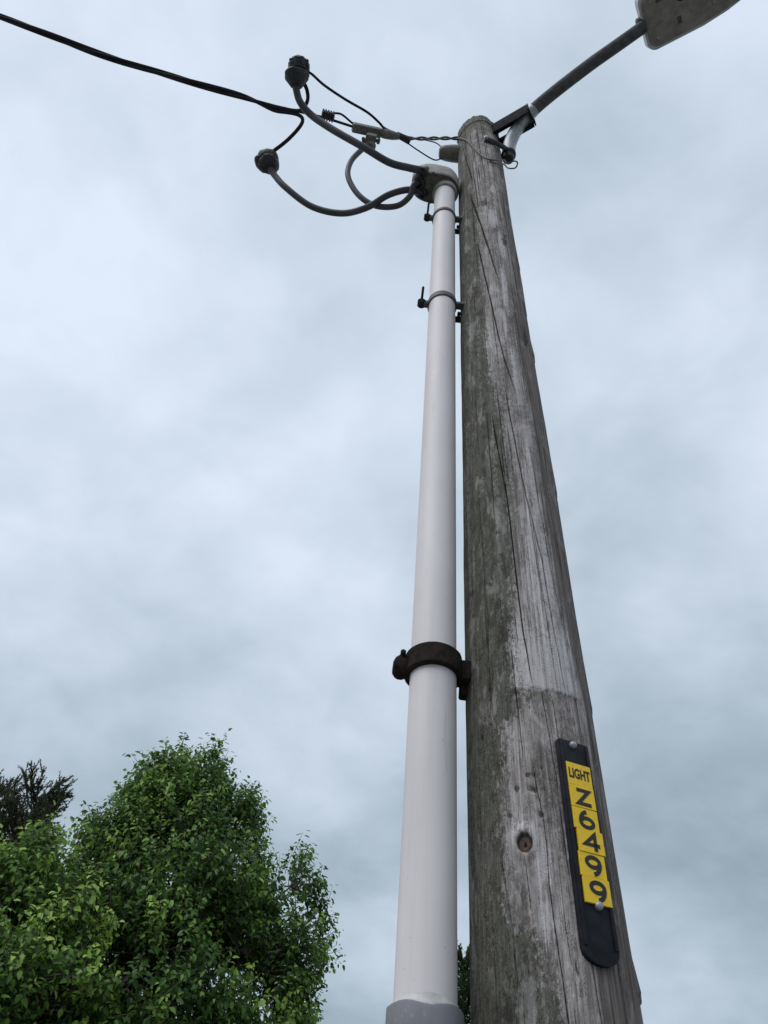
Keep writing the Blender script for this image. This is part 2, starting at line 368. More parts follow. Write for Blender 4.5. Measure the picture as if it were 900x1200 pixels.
# value noise on numpy arrays
def vnoise(x, y, seed=0):
    rs = np.random.RandomState(seed); tab = rs.rand(256, 256)
    xi = np.floor(x).astype(int); yi = np.floor(y).astype(int); fx = x - xi; fy = y - yi
    fx = fx * fx * (3 - 2 * fx); fy = fy * fy * (3 - 2 * fy)
    g = lambda a, b_: tab[a % 256, b_ % 256]
    return (g(xi, yi) * (1 - fx) + g(xi + 1, yi) * fx) * (1 - fy) + (g(xi, yi + 1) * (1 - fx) + g(xi + 1, yi + 1) * fx) * fy
def fbm(x, y, seed=0, oct_=4):
    s = np.zeros_like(x); a = 0.5; tot = 0
    for k in range(oct_):
        s += a * vnoise(x * 2 ** k, y * 2 ** k, seed + k); tot += a; a *= 0.55
    return s / tot - 0.5

# ------------------------------------------------------------------ ground
MAT['bounce_grey'] = mottled('grey_bounce_sheet', (0.17, 0.165, 0.16), (0.25, 0.245, 0.24), 0.9, 0, 3, (1, 1, 1), 0.6, (0.11, 0.11, 0.108), 0.2)
bm = bmesh.new(); bmesh.ops.create_circle(bm, cap_ends=True, segments=64, radius=900)
g = from_bm('ground', bm, MAT['grass'], None, False); g['kind'] = 'structure'
# grey sheet added out of view for neutral bounce; grass beyond, under the trees
bm = bmesh.new(); rg = random.Random(2); P0 = []
for k in range(60): P0.append((-40 + 80 * k / 59, 4.2 + rg.uniform(-.08, .08) + .6 * math.sin(k * .3)))
vs = [bm.verts.new((x, y, .004)) for x, y in P0] + [bm.verts.new((40, -60, .004)), bm.verts.new((-40, -60, .004))]
bm.faces.new(vs)
g = from_bm('bounce_sheet', bm, MAT['bounce_grey'], None, False); g['kind'] = 'structure'

# ------------------------------------------------------------------ wooden pole
PX = lambda z: 0.312 - 0.004 * (z - 2); PY = 1.235
PR = lambda z: 0.119 - 0.0032 * (z - 2)
PTOP = 5.945
def on_pole(z, th, off=0.0):
    a = rad(th); r = PR(z) + off
    return Vector((PX(z) + r * math.sin(a), PY - r * math.cos(a), z))

def build_pole():
    root = thing('utility_pole', 'tall weathered grey wooden pole with green algae and long cracks', 'utility pole', loc=(PX(0), PY, 0))
    th = np.concatenate([np.linspace(-112, 86, 520, endpoint=False), np.linspace(86, 248, 60, endpoint=False)])
    zs = np.concatenate([np.arange(-0.3, 1.7, 0.04), np.arange(1.7, 2.5985, 0.003), np.arange(2.6, 3.995, 0.006), np.arange(4.0, PTOP - 0.012, 0.011), [PTOP - 0.010, PTOP - 0.004, PTOP]])
    T, Z = np.meshgrid(th, zs)
    Rb = 0.119 - 0.0032 * (Z - 2); A = np.radians(T); ARC = A * 0.115
    cosT, sinT = np.cos(A), np.sin(A)
    disp = np.zeros_like(T)
    # periodic-safe broad shape (uses the circle coordinates), fibre ridges on the arc
    disp += 0.0060 * fbm(cosT * 1.6 + 5, sinT * 1.6 + Z * 0.8 + 9, 11, 3)
    disp += 0.0040 * fbm(ARC * 14 + 40, Z * 2.2 + 3, 21, 4)
    fib = fbm(ARC * 170 + 200, Z * 2.2, 31, 4)
    disp += 0.0017 * fib
    disp += 0.0010 * fbm(ARC * 420 + 300, Z * 9, 41, 3)
    # plank-like shakes on the brown right flank: stepped ribs that run with the grain
    rib = vnoise(ARC * 62 + Z * 0.9 + 90, Z * 0.35, 51); rs_ = np.clip((T - 26) / 12, 0, 1)
    disp -= rs_ * 0.0048 * np.round(rib * 3) / 3
    crack = np.zeros_like(T)
    def groove(path, width, depth, seed, wob=0.0025):
        nonlocal disp, crack
        zp = np.array([p[0] for p in path]); tp = np.array([p[1] for p in path]); o_ = np.argsort(zp); zp, tp = zp[o_], tp[o_]
        rows = np.where((zs >= zp[0]) & (zs <= zp[-1]))[0]
        zr = zs[rows]
        c = np.radians(np.interp(zr, zp, tp)) * 0.115 + wob * 2 * fbm(zr * 6, zr * 0 + seed, seed, 4)
        ends = np.clip(np.minimum(zr - zp[0], zp[-1] - zr) / (0.10 * (zp[-1] - zp[0]) + 0.01), 0, 1) ** 0.6
        wd = width * ends * (0.62 + 0.8 * (fbm(zr * 14, zr * 0 + 3.3, seed + 5, 3) + 0.5))
        d = np.abs(ARC[rows] - c[:, None]); k = np.clip(1 - d / (wd[:, None] + 1e-6), 0, 1)
        disp[rows] -= depth * ends[:, None] * np.minimum(k * 1.8, 1)
        crack[rows] = np.maximum(crack[rows], np.clip(k * 1.6, 0, 1))
    CR = [([(5.85, -70), (5.546, -60.2), (4.913, -32.6)], 2.6, 9), ([(4.80, -41.5), (4.764, -40.8), (4.405, -21.2), (4.105, -7.6), (3.95, 0)], 3.6, 12),
          ([(4.3, -33), (4.014, -24.4), (3.756, -14.9), (3.455, -5.2), (3.25, 7.6)], 2.8, 10),
          ([(3.20, -28.5), (3.178, -27.9), (2.842, -17.0), (2.566, -14.4), (2.443, -12.8), (2.312, -8.9)], 1.7, 8),
          ([(3.3, -8), (3.107, -3.5), (2.843, 3.9), (2.632, 14.1), (2.442, 16.9), (2.309, 20.2)], 2.0, 9),
          ([(3.047, 16.4), (2.639, 22.4), (2.384, 30.2), (2.28, 33)], 1.5, 7),
          ([(2.18, -15), (2.13, -13.7), (2.078, -10.8), (2.022, -10.2), (1.978, -11.0), (1.888, -8.5), (1.805, -6.6), (1.65, -3)], 0.85, 6),
          ([(2.04, -44.5), (2.009, -43.7), (1.929, -39.2), (1.85, -37)], 0.9, 5), ([(1.90, 12), (1.877, 12.7), (1.81, 14.7), (1.7, 18)], 1.1, 7),
          ([(2.25, 45), (1.98, 38.0), (1.887, 36.2), (1.75, 36.9)], 1.2, 7), ([(3.901, 22.4), (3.467, 24.0), (2.941, 36.5), (2.5, 44)], 1.6, 8),
          ([(2.75, 8), (2.632, 9.1), (2.414, 11), (2.30, 12.6)], 0.9, 5), ([(2.31, -2), (2.2, 1.5), (2.12, 4)], 0.9, 5),
          ([(2.31, 7), (2.21, 9)], 0.8, 4), ([(2.02, -25.5), (1.94, -24)], 0.8, 4), ([(1.95, -3), (1.87, -1)], 0.7, 4),
          ([(4.6, 20), (4.1, 26), (3.7, 31)], 1.9, 8), ([(3.6, 46), (3.0, 50), (2.4, 56)], 1.8, 8), ([(2.6, 49), (2.2, 52), (1.8, 47)], 1.5, 8),
          ([(5.3, 10), (4.9, 24), (4.5, 33)], 2.0, 7), ([(2.9, -52), (2.5, -47), (2.2, -48)], 1.0, 5), ([(3.0, -70), (2.6, -66), (2.0, -64)], 1.4, 6)]
    for i, (p, wmm, dmm) in enumerate(CR): groove(p, wmm * .82 / 1000, dmm / 1000, 60 + 7 * i, 0.0018)
    rnd = random.Random(5)
    for i in range(70):      # hairline checks
        z0 = rnd.uniform(1.75, 5.2); ln = rnd.uniform(0.06, 0.35) * (z0 / 2.2); t0 = rnd.uniform(-95, 70); sl = rnd.uniform(-14, -4)
        groove([(z0, t0), (z0 + ln, t0 + sl * ln)], rnd.uniform(0.5, 1.0) / 1000 * (z0 / 2.2), 0.003, 300 + i, 0.0015)
    dirt = np.zeros_like(T)
    def arcdist(t0, z0, sa, sz):
        return np.hypot((A - rad(t0)) * 0.115 / sa, (Z - z0) / sz)
    # knot with a hole and swollen rim
    d = arcdist(-25.3, 2.039, 0.0092, 0.0125); wob_ = 1 + 0.25 * fbm(T * 0.6 + 3, Z * 160, 71, 3); d = d * wob_
    disp += 0.004 * np.exp(-((d - 1.6) / 0.8) ** 2)
    disp -= 0.004 * np.clip((1.12 - d) * 4, 0, 1) * (d < 1.12); disp -= 0.005 * np.exp(-((d - 1.08) / 0.16) ** 2); crack = np.maximum(crack, 0.9 * np.exp(-((d - 1.08) / 0.15) ** 2) * (T > -60))
    dirt = np.maximum(dirt, np.exp(-((d - 1.0) / 0.35) ** 2) * 0.9); knot = np.clip(1.15 - d, 0, 1)
    d2 = arcdist(-25.3, 2.037, 0.0022, 0.0030); disp -= 0.005 * np.clip(1.3 - d2, 0, 1); crack = np.maximum(crack, np.clip(1.5 - d2, 0, 1))
    # nail hole, dents, lifted flakes
    d = arcdist(-59.3, 2.239, 0.0028, 0.0055); disp -= 0.006 * np.clip(1.2 - d, 0, 1); crack = np.maximum(crack, np.clip(1.2 - d, 0, 1))
    for (zc, tc_, sa, sz, dp) in [(2.161, -7.9, .004, .004, .003), (2.127, -29, .007, .005, .003), (2.124, -15.9, .008, .005, .004), (2.086, -35, .006, .005, .003),
                                  (2.080, -22, .007, .005, -.003), (2.085, -12, .006, .01, .002), (2.15, -18, .012, .004, .0025), (1.87, 2, .0018, .009, .004), (2.45, -30, .01, .03, .003),
                                  (4.66, -14, .02, .05, .006), (4.30, 22, .018, .05, .005), (3.62, 40, .012, .05, .006), (3.9, -45, .02, .04, .005), (3.75, -38, .015, .03, .004)]:
        d = arcdist(tc_, zc, sa, sz) * (1 + 2.2 * fbm(T * 0.35 + 9, Z * 110, 81, 4)); k = np.exp(-d ** 4); dp = dp * .55
        disp -= dp * k; dirt = np.maximum(dirt, k * (0.75 if dp > 0 else 0.2))
    # the faint ring and the step scars where something was once strapped round the pole
    ring = np.exp(-((Z - 2.142 - 0.0035 * fbm(T * .09, Z * 0, 91)) / 0.0018) ** 2) * (T > -60) * (T < 12); disp -= 0.0010 * ring; dirt = np.maximum(dirt, ring * 0.5)
    edge = 2.311 + 0.010 * fbm(T * 0.22, Z * 0 + 2, 93, 4)
    rng = np.clip((T + 30) / 6, 0, 1) * np.clip((40 - T) / 6, 0, 1)
    up = np.clip((Z - edge) / 0.004, 0, 1) * np.clip((2.62 - Z) / 0.25, 0, 1)
    disp += 0.0024 * up * rng
    edge2 = 3.125 + 0.02 * fbm(T * 0.2, Z * 0 + 4, 95, 4); rng2 = np.clip((T + 34) / 6, 0, 1) * np.clip((26 - T) / 6, 0, 1)
    up2 = np.clip((edge2 - Z) / 0.008, 0, 1) * np.clip((Z - 2.9) / 0.15, 0, 1); disp += 0.0016 * up2 * rng2
    for zc in (5.79, 5.66):   # ring grooves under the head of the pole
        disp -= 0.0035 * np.exp(-((Z - zc - 0.02 * fbm(T * .05, Z * 0, 97)) / 0.010) ** 2)
    # splintered notches along the right edge
    for zc, h_, dp in ((1.862, 0.05, .005), (2.33, 0.12, .002), (3.58, 0.10, .004), (2.95, .2, .002), (4.2, .3, .002)):
        k = np.clip((Z - zc) / 0.004, 0, 1) * np.clip((zc + h_ - Z) / h_, 0, 1); disp += dp * k * np.clip((T - 54) / 8, 0, 1)
    # weathered, rounded top edge
    disp -= 0.022 * np.clip((Z - (PTOP - 0.05)) / 0.05, 0, 1) ** 2.2
    disp += 0.006 * fbm(T * 0.12, Z * 4, 99, 3) * np.clip((Z - (PTOP - 0.10)) / 0.10, 0, 1)
    disp += 0.016 * fbm(T * 0.10 + 4, Z * 9, 103, 4) * np.clip((Z - (PTOP - 0.16)) / 0.12, 0, 1)
    disp *= np.clip((Z - 0) * 4, 0.15, 1)
    Rr = Rb + disp
    X = -0.004 * (Z - 0) + Rr * sinT; Y = -Rr * cosT
    Zt = Z + 0.034 * fbm(cosT * 2.2 + 7, sinT * 2.2 + 5, 101, 3) * np.clip((Z - (PTOP - 0.08)) / 0.08, 0, 1)
    V = np.stack([X, Y, Zt], -1).reshape(-1, 3)
    nz, nth = T.shape
    i = np.arange(nz - 1)[:, None] * nth; j = np.arange(nth)[None, :]; j2 = (j + 1) % nth
    Fq = np.stack([i + j, i + j2, i + nth + j2, i + nth + j], -1).reshape(-1, 4)
    V = np.vstack([V, [[V[-nth:, 0].mean(), V[-nth:, 1].mean(), PTOP + 0.006]]])
    cen = len(V) - 1; tb = (nz - 1) * nth
    tri = np.array([[tb + k, tb + (k + 1) % nth, cen] for k in range(nth)])
    me = bpy.data.meshes.new('shaft')
    me.vertices.add(len(V)); me.vertices.foreach_set('co', V.ravel())
    nl = len(Fq) * 4 + len(tri) * 3
    me.loops.add(nl); me.loops.foreach_set('vertex_index', np.concatenate([Fq.ravel(), tri.ravel()]).astype(np.int32))
    me.polygons.add(len(Fq) + len(tri))
    me.polygons.foreach_set('loop_start', np.concatenate([np.arange(len(Fq)) * 4, len(Fq) * 4 + np.arange(len(tri)) * 3]).astype(np.int32))
    me.update(calc_edges=True); me.validate()
    # layout masks of stains and films, broken up further in the material
    MB_ = np.array([(5.9, -42), (5.785, -44), (5.354, -40), (4.744, -28), (3.954, -28.4), (3.552, -28.2), (3.107, -14.1), (2.782, -13.1), (2.576, -17.4), (2.448, -25), (2.348, -23.5), (2.313, -22), (2.28, -20), (2.247, -36.4), (2.096, -40.5), (2.004, -43.1), (1.931, -40.4), (1.906, -24.3), (1.853, -15.6), (1.805, -12.7), (1.6, -5)])[::-1]
    mb = np.interp(Z, MB_[:, 0], MB_[:, 1]); moss = np.clip(0.5 + (mb - T) / 26, 0, 1)
    moss *= np.clip((T + 112) / 25, 0.35, 1)
    blob = np.exp(-(arcdist(-5, 2.296, .03, .016)) ** 2) * (Z < edge); moss = np.maximum(moss, blob * 0.8)
    # mossy head of the pole
    moss = np.maximum(moss, np.clip((Z - 5.60) / 0.2, 0, 0.66)); head = np.clip((Z - 5.50) / 0.22, 0, 1)
    BB = np.array([(5.9, 44), (5.643, 40), (4.806, 36), (3.998, 34), (3.562, 24), (3.127, 24), (2.8, 25), (2.55, 30), (2.358, 42), (2.276, 47), (2.115, 44), (1.98, 38.5), (1.877, 14), (1.81, 15), (1.5, 20)])[::-1]
    bb = np.interp(Z, BB[:, 0], BB[:, 1]); brown = np.clip(0.5 + (T - bb) / 30, 0, 1)
    pale = np.zeros_like(T)
    pale = np.maximum(pale, up * rng * 0.85 * np.clip((2.75 - Z) / 0.3, 0, 1))
    pale = np.maximum(pale, up2 * rng2 * 0.5)
    for (zc, tc_, sa, sz, k) in [(2.055, -30, .03, .026, .8), (2.00, -14, .024, .06, .66), (1.93, -14, .02, .05, .7), (2.19, -22, .028, .04, .5), (2.62, 10, .042, .30, .75), (2.9, 10, .03, .3, .6), (4.50, 0, .022, .12, 1.0), (4.25, 12, .022, .14, .9), (4.82, 10, .018, .06, 1.0), (3.9, 8, .014, .3, .75), (4.95, -20, .012, .06, .8), (5.2, 0, .02, .1, .6), (4.1, -30, .012, .1, .7), (3.65, 2, .01, .1, .8),
                                  (3.5, -26, .014, .25, .9), (3.2, -26, .012, .15, .8), (3.75, -38, .01, .05, .8), (3.4, 10, .026, .35, .62), (2.6, -52, .012, .2, .6), (2.3, -62, .012, .12, .6), (1.85, 0, .02, .06, .5), (4.9, 18, .01, .05, .7), (2.24, 8, .03, .05, .35)]:
        pale = np.maximum(pale, k * np.exp(-arcdist(tc_, zc, sa, sz) ** 2))
    dirt = np.maximum(dirt, 0.42 * np.clip((2.30 - Z) / .02, 0, 1) * np.clip((Z - 2.20) / .06, 0, 1) * np.clip((12 - T) / 12, 0, 1) * np.clip((T + 40) / 10, 0, 1))
    dirt = np.maximum(dirt, 0.55 * np.clip((1.93 - Z) / 0.12, 0, 1) * np.clip((-16 - T) / 25, 0, 1))
    cr_ = crack
    for nm, a in (('arc', ARC), ('moss', moss), ('brown', brown), ('crack', cr_), ('scar', up * rng), ('pale', pale), ('dirt', dirt), ('knot', knot), ('head', head)):
        at_ = me.attributes.new(nm, 'FLOAT', 'POINT'); at_.data.foreach_set('value', np.append(a.ravel(), 0.0).astype(np.float32))
    link('shaft', me, MAT['wood'], root)
    return root
pole = build_pole()

# ------------------------------------------------------------------ conduit riser
CX, CY, CR_ = 0.125, 1.21, 0.0445
cond = thing('conduit_riser', 'pale grey plastic conduit pipe running up beside the wooden pole', 'conduit', loc=(CX, CY, 0))
loc_parent(lathe('pipe', (CX, CY, 1.5), EZ, [(0, CR_), (0.325, CR_), (0.8, CR_ * 1.002), (2.0, CR_), (3.0, CR_ * 0.998), (3.49, CR_)], MAT['pvc'], cond, 64))
rn = random.Random(3)
bm = bmesh.new(); n = 72; rings = []
wave = [0.0025 * math.sin(2.1 * a + 1.0) + 0.0018 * math.sin(5 * a) + rn.uniform(-.0006, .0006) for a in [2 * math.pi * k / n for k in range(n)]]
for z, r, wv in ((-0.3, .0535, 0), (1.0, .0535, 0), (1.80, .0535, 0), (1.824, .0535, 1), (1.8275, .0520, 1), (1.8275, .0450, 1), (1.80, .0448, 0)):
    rings.append([bm.verts.new((CX + r * math.cos(2 * math.pi * k / n), CY + r * math.sin(2 * math.pi * k / n), z + wv * wave[k])) for k in range(n)])
for a, b_ in zip(rings, rings[1:]):
    for k in range(n): bm.faces.new((a[k], a[(k + 1) % n], b_[(k + 1) % n], b_[k]))
o = loc_parent(from_bm('lower_sleeve', bm, MAT['pvc_dark'], cond, True, 40)); o['label'] = 'darker grey wider sleeve at the foot of the conduit'
bm = bmesh.new(); rings = []
for z, r, wv in ((1.820, .0452, 1), (1.8280, .0476, 1), (1.8310, .0468, .8), (1.8345, .0455, .4), (1.838, .0447, -.4)):
    rings.append([bm.verts.new((CX + (r + rn.uniform(-.0004, .0004)) * math.cos(2 * math.pi * k / n), CY + (r + rn.uniform(-.0004, .0004)) * math.sin(2 * math.pi * k / n), z + wv * wave[k])) for k in range(n)])
for a, b_ in zip(rings, rings[1:]):
    for k in range(n): bm.faces.new((a[k], a[(k + 1) % n], b_[(k + 1) % n], b_[k]))
o = loc_parent(from_bm('sealant_bead', bm, MAT['sealant'], cond)); o['label'] = 'ragged pale bead of sealant above the sleeve'

# hooded weatherhead on the conduit's upper end
wh = thing('weatherhead', 'tan grey weatherhead hood capping the conduit, with three cable holes', 'weatherhead', loc=(CX, CY, 4.93))
loc_parent(lathe('collar', (CX, CY, 4.925), EZ, [(0, .0500), (0.003, .0535), (.040, .0545), (.046, .0525), (.060, .0525)], MAT['hood'], wh, 40))
def hood_ring(z, shrink, dx=0.0):
    """plan outline: a bell round the pipe running out to a broad mouth on the left"""
    P = []
    for k in range(48):
        a = 2 * math.pi * k / 48; c, s = math.cos(a), math.sin(a)
        t = (1 - c) / 2
        wd = 0.058 + 0.024 * t ** 1.4
        ex = abs(c) ** 0.75 * math.copysign(1, c); es = abs(s) ** 0.80 * math.copysign(1, s)
        x = (0.062 * ex if c > 0 else 0.150 * ex) * shrink + dx
        P.append((CX + x, CY - 0.012 * t + es * wd * shrink - 0.004 * t, z))
    return P
bm = bmesh.new(); rings = []
for z, s, sl in ((4.968, .93, .10), (4.972, .985, .12), (4.985, 1.0, .14), (5.03, 1.0, .18), (5.07, .96, .2), (5.10, .86, .2), (5.12, .70, .2), (5.132, .45, .2), (5.136, .12, .2)):
    rings.append([bm.verts.new((x, y, zz_ + sl * max(0, CX - x) * 0.55)) for x, y, zz_ in hood_ring(z, s)])
for a, b_ in zip(rings, rings[1:]):
    for k in range(48): bm.faces.new((a[k], a[(k + 1) % 48], b_[(k + 1) % 48], b_[k]))
bm.faces.new(rings[-1])
loc_parent(from_bm('shell', bm, MAT['hood'], wh, True, 60))
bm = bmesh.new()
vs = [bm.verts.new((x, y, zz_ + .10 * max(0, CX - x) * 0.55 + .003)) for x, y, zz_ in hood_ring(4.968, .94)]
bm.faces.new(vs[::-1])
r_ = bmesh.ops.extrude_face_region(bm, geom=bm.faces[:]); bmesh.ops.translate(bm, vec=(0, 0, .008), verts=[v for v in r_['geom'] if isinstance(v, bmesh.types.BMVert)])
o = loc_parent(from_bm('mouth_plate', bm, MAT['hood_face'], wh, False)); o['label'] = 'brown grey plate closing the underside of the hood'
for hx, hy in ((0.022, 1.136), (0.012, 1.182), (0.028, 1.226)):
    hz = 4.968 + .10 * (CX - hx) * .55 - .006
    loc_parent(lathe('cable_hole', (hx, hy, hz), (-.55, 0, -.85), [(-.012, .021), (.002, .023), (.006, .0225), (.007, .018), (-.004, .017)], MAT['rubber'], wh, 20))
for sx, sy in ((0.066, 1.135), (0.066, 1.262)):
    loc_parent(lathe('screw', (sx, sy, 4.972), -EZ, [(0, .006), (.003, .006), (.0045, .004)], MAT['dark_steel'], wh, 10))

# ------------------------------------------------------------------ conduit clamps
def ring_band(name, c, z0, z1, ri, ro, mat, parent, wob=0.0):
    bm = bmesh.new(); n = 48; rings = []; rr_ = random.Random(int(z0 * 100)); cz = (z0 + z1) / 2; h = (z1 - z0) / 2; bv = min(.003, h * .3)
    for z, r in ((z0, ri), (z0, ro - bv), (z0 + bv, ro), (z1 - bv, ro), (z1, ro - bv), (z1, ri)):
        rings.append([bm.verts.new((c[0] + (r + rr_.uniform(-wob, wob)) * math.cos(2 * math.pi * k / n), c[1] + (r + rr_.uniform(-wob, wob)) * math.sin(2 * math.pi * k / n), z)) for k in range(n)])
    rings.append(rings[0])
    for a, b_ in zip(rings, rings[1:]):
        for k in range(n): bm.faces.new((a[k], a[(k + 1) % n], b_[(k + 1) % n], b_[k]))
    return loc_parent(from_bm(name, bm, mat, parent, True, 40))
def rough(o, amp, sc=60):
    for v in o.data.vertices:
        p = v.co; v.co = p + Vector((math.sin(p.x * sc + p.z * sc * 1.7), math.sin(p.y * sc * 1.3 + p.x * sc), math.sin(p.z * sc * .9 + p.y * sc * 1.1))) * amp
    return o
cz = 2.404
c0 = thing('pipe_clamp', 'thick rusted brown iron clamp round the lower part of the conduit', 'clamp', 'clamps holding the conduit to the pole', (CX, CY, cz))
ring_band('band', (CX, CY), cz - .024, cz + .024, .0447, .0555, MAT['rust'], c0, .0004)
o = loc_parent(box('ear', (CX - .056, CY - .004, cz - .004), (EX, EY, EZ), (.015, .017, .019), MAT['rust'], c0, .010, 4)); rough(o, .0008)
o = loc_parent(lathe('bolt_head', (CX - .063, CY - .024, cz - .005), EY, [(0, .008), (.003, .0145), (.010, .0165), (.04, .0165), (.046, .0145), (.048, .008)], MAT['rust'], c0, 14)); rough(o, .0008)
loc_parent(lathe('bolt', (CX - .061, CY - .030, cz + .012), EY, [(0, .004), (.002, .0055), (.07, .0055)], MAT['rust'], c0, 10))
o = loc_parent(box('standoff', (CX + .061, CY + .006, cz - .002), (EX, EY, EZ), (.013, .018, .022), MAT['rust'], c0, .005, 3)); rough(o, .0008)
o = loc_parent(box('lag_bolt', (CX + .062, CY + .020, cz - .030), (EX, EY, EZ), (.0095, .012, .016), MAT['rust'], c0, .006, 3)); rough(o, .0006)
def small_clamp(cz, h, label):
    c = thing('pipe_clamp', label, 'clamp', 'clamps holding the conduit to the pole', (CX, CY, cz))
    ring_band('band', (CX, CY), cz - h, cz + h, .0447, .0492, MAT['dark_steel'], c, .0002)
    loc_parent(box('ear', (CX - .058, CY - .002, cz - .004), (EX, EY, EZ), (.012, .010, .010), MAT['dark_steel'], c, .003))
    loc_parent(lathe('nut', (CX - .070, CY - .004, cz - .004), EY, [(-.012, .011), (-.010, .0135), (.012, .0135), (.015, .010)], MAT['black_steel'], c, 8))
    loc_parent(lathe('bolt', (CX - .070, CY - .058, cz + .006), EY, [(0, .003), (.002, .0042), (.07, .0042)], MAT['black_steel'], c, 8))
    loc_parent(box('standoff', (CX + .060, CY - .004, cz + .004), (EX, EY, EZ), (.016, .012, .007), MAT['dark_steel'], c, .002))
    loc_parent(box('hook_plate', (CX + .060, CY + .042, cz - .006), (EX, EY, EZ), (.011, .009, .009), MAT['black_steel'], c, .004))
    loc_parent(lathe('lag_bolt', (CX + .055, CY + .024, cz), (1, .1, 0), [(0, .005), (.002, .008), (.010, .008), (.012, .0045), (.03, .0045)], MAT['black_steel'], c, 8))
    return c
small_clamp(3.90, .0155, 'dark steel clamp with upright bolt, middle one of the conduit clamps')
small_clamp(4.655, .012, 'thin dark steel clamp just below the weatherhead')

# ------------------------------------------------------------------ number tag on the pole
TTH = 18.6; tz = 2.045
a_ = rad(TTH); TN = Vector((math.sin(a_), -math.cos(a_), 0)); TX = Vector((math.cos(a_), math.sin(a_), 0))
tilt = rad(0.6); TXr = TX * math.cos(tilt) + EZ * math.sin(tilt); TYr = EZ * math.cos(tilt) - TX * math.sin(tilt)
TO = on_pole(tz, TTH, 0.004)
TM = Matrix((TXr, TYr, TN)).transposed().to_4x4(); TM.translation = TO
tagt = thing('number_tag', 'black plastic strip with yellow tiles reading LIGHT Z6499 nailed to the pole', 'sign', loc=TO)
HW, TT, TB = .0290, .1680, -.1690
def plate_outline(hw, top, bot, r):
    P = [(-hw, top), (-hw, bot + r)]
    P = []
    for k in range(9):                        # rounded lower end
        a = math.pi + math.pi * k / 8; P.append((hw * math.cos(a) * (1 if True else 0), bot + r + r * math.sin(a)))
    for cx_, a0 in ((hw - .004, 0), (-hw + .004, 90)):
        for k in range(4):
            a = rad(a0 + 30 * k); P.append((cx_ + .004 * math.cos(a), top - .004 + .004 * math.sin(a)))
    return P
tmw = Matrix.Translation(-TO) @ TM
prism('backing_strip', plate_outline(HW, TT, TB, .020), -.006, .0035, MAT['plate'], tagt, .0012, tmw)
for sx in (-1, 1):
    prism('edge_rail', [(sx * (HW - .0045) - .0025, TB + .022), (sx * (HW - .0045) + .0025, TB + .022), (sx * (HW - .0045) + .0025, TT - .004), (sx * (HW - .0045) - .0025, TT - .004)], .0036, .0062, MAT['plate'], tagt, .001, tmw)
def glyph(ch, size, xs, parent, centre, weight):
    cu = bpy.data.curves.new('glyph', 'FONT'); cu.body = ch; cu.size = size; cu.align_x = 'CENTER'; cu.align_y = 'CENTER'
    cu.offset = weight; cu.extrude = 0.00018; cu.resolution_u = 6
    ob = bpy.data.objects.new('glyph', cu); COL.objects.link(ob)
    bpy.context.view_layer.update()
    me = bpy.data.meshes.new_from_object(ob.evaluated_get(bpy.context.evaluated_depsgraph_get()))
    bpy.data.objects.remove(ob)
    # centre the glyph on its own bounds
    co = np.empty(len(me.vertices) * 3); me.vertices.foreach_get('co', co); co = co.reshape(-1, 3)
    cen = (co.min(0) + co.max(0)) / 2
    mt = tmw @ Matrix.Translation(Vector((*centre, 0))) @ Matrix.Diagonal((xs, 1, 1, 1)) @ Matrix.Translation(Vector((-cen[0], -cen[1], 0)))
    me.transform(mt)
    return link('lettering', me, MAT['ink'], parent, False)
def stroke_digit(ch, parent, centre, wd, ht, sw):
    """brush-like numeral: constant-width strokes laid out in a wd x ht box"""
    def ell(cx_, cy_, rx, ry, a0, a1, k=26): return [(cx_ + rx * math.cos(rad(a0 + (a1 - a0) * i / k)), cy_ + ry * math.sin(rad(a0 + (a1 - a0) * i / k))) for i in range(k + 1)]
    six = [ell(0, -.20, .40, .28, 0, 360), ell(.12, -.16, .52, .64, 100, 182, 14)]
    S = {'Z': [[(-.42, .43), (.36, .43), (-.38, -.43), (.46, -.43)]], '4': [[(.20, -.50), (.20, .46), (-.44, -.16), (.48, -.16)]],
         '6': six, '9': [[(-x, -y) for x, y in q] for q in six]}[ch]
    bm = bmesh.new()
    for j, q in enumerate(S):
        P = [Vector((x * wd, y * ht)) for x, y in q]; n_ = len(P); closed = (P[0] - P[-1]).length < 1e-6; L_, R_ = [], []
        for i in range(n_):
            d0 = (P[i] - P[i - 1]).normalized() if i else ((P[-1] - P[-2]).normalized() if closed else (P[1] - P[0]).normalized())
            d1 = (P[i + 1] - P[i]).normalized() if i < n_ - 1 else ((P[1] - P[0]).normalized() if closed else d0)
            t = (d0 + d1); t = t.normalized() if t.length > 1e-6 else d1; nrm = Vector((-t.y, t.x)); k = sw / 2 / max(.42, nrm.dot(Vector((-d1.y, d1.x))))
            L_.append(P[i] + nrm * k); R_.append(P[i] - nrm * k)
        z = .0001 + .00012 * j
        a = [bm.verts.new((v.x, v.y, z)) for v in L_]; b_ = [bm.verts.new((v.x, v.y, z)) for v in R_]
        for i in range(n_ - 1): bm.faces.new((a[i], b_[i], b_[i + 1], a[i + 1]))
    r_ = bmesh.ops.extrude_face_region(bm, geom=bm.faces[:]); bmesh.ops.translate(bm, vec=(0, 0, .00035), verts=[v for v in r_['geom'] if isinstance(v, bmesh.types.BMVert)])
    bmesh.ops.transform(bm, matrix=tmw @ Matrix.Translation(Vector(centre)), verts=bm.verts)
    return from_bm('lettering', bm, MAT['ink'], parent, False)
ty = .1260; rt = random.Random(8)
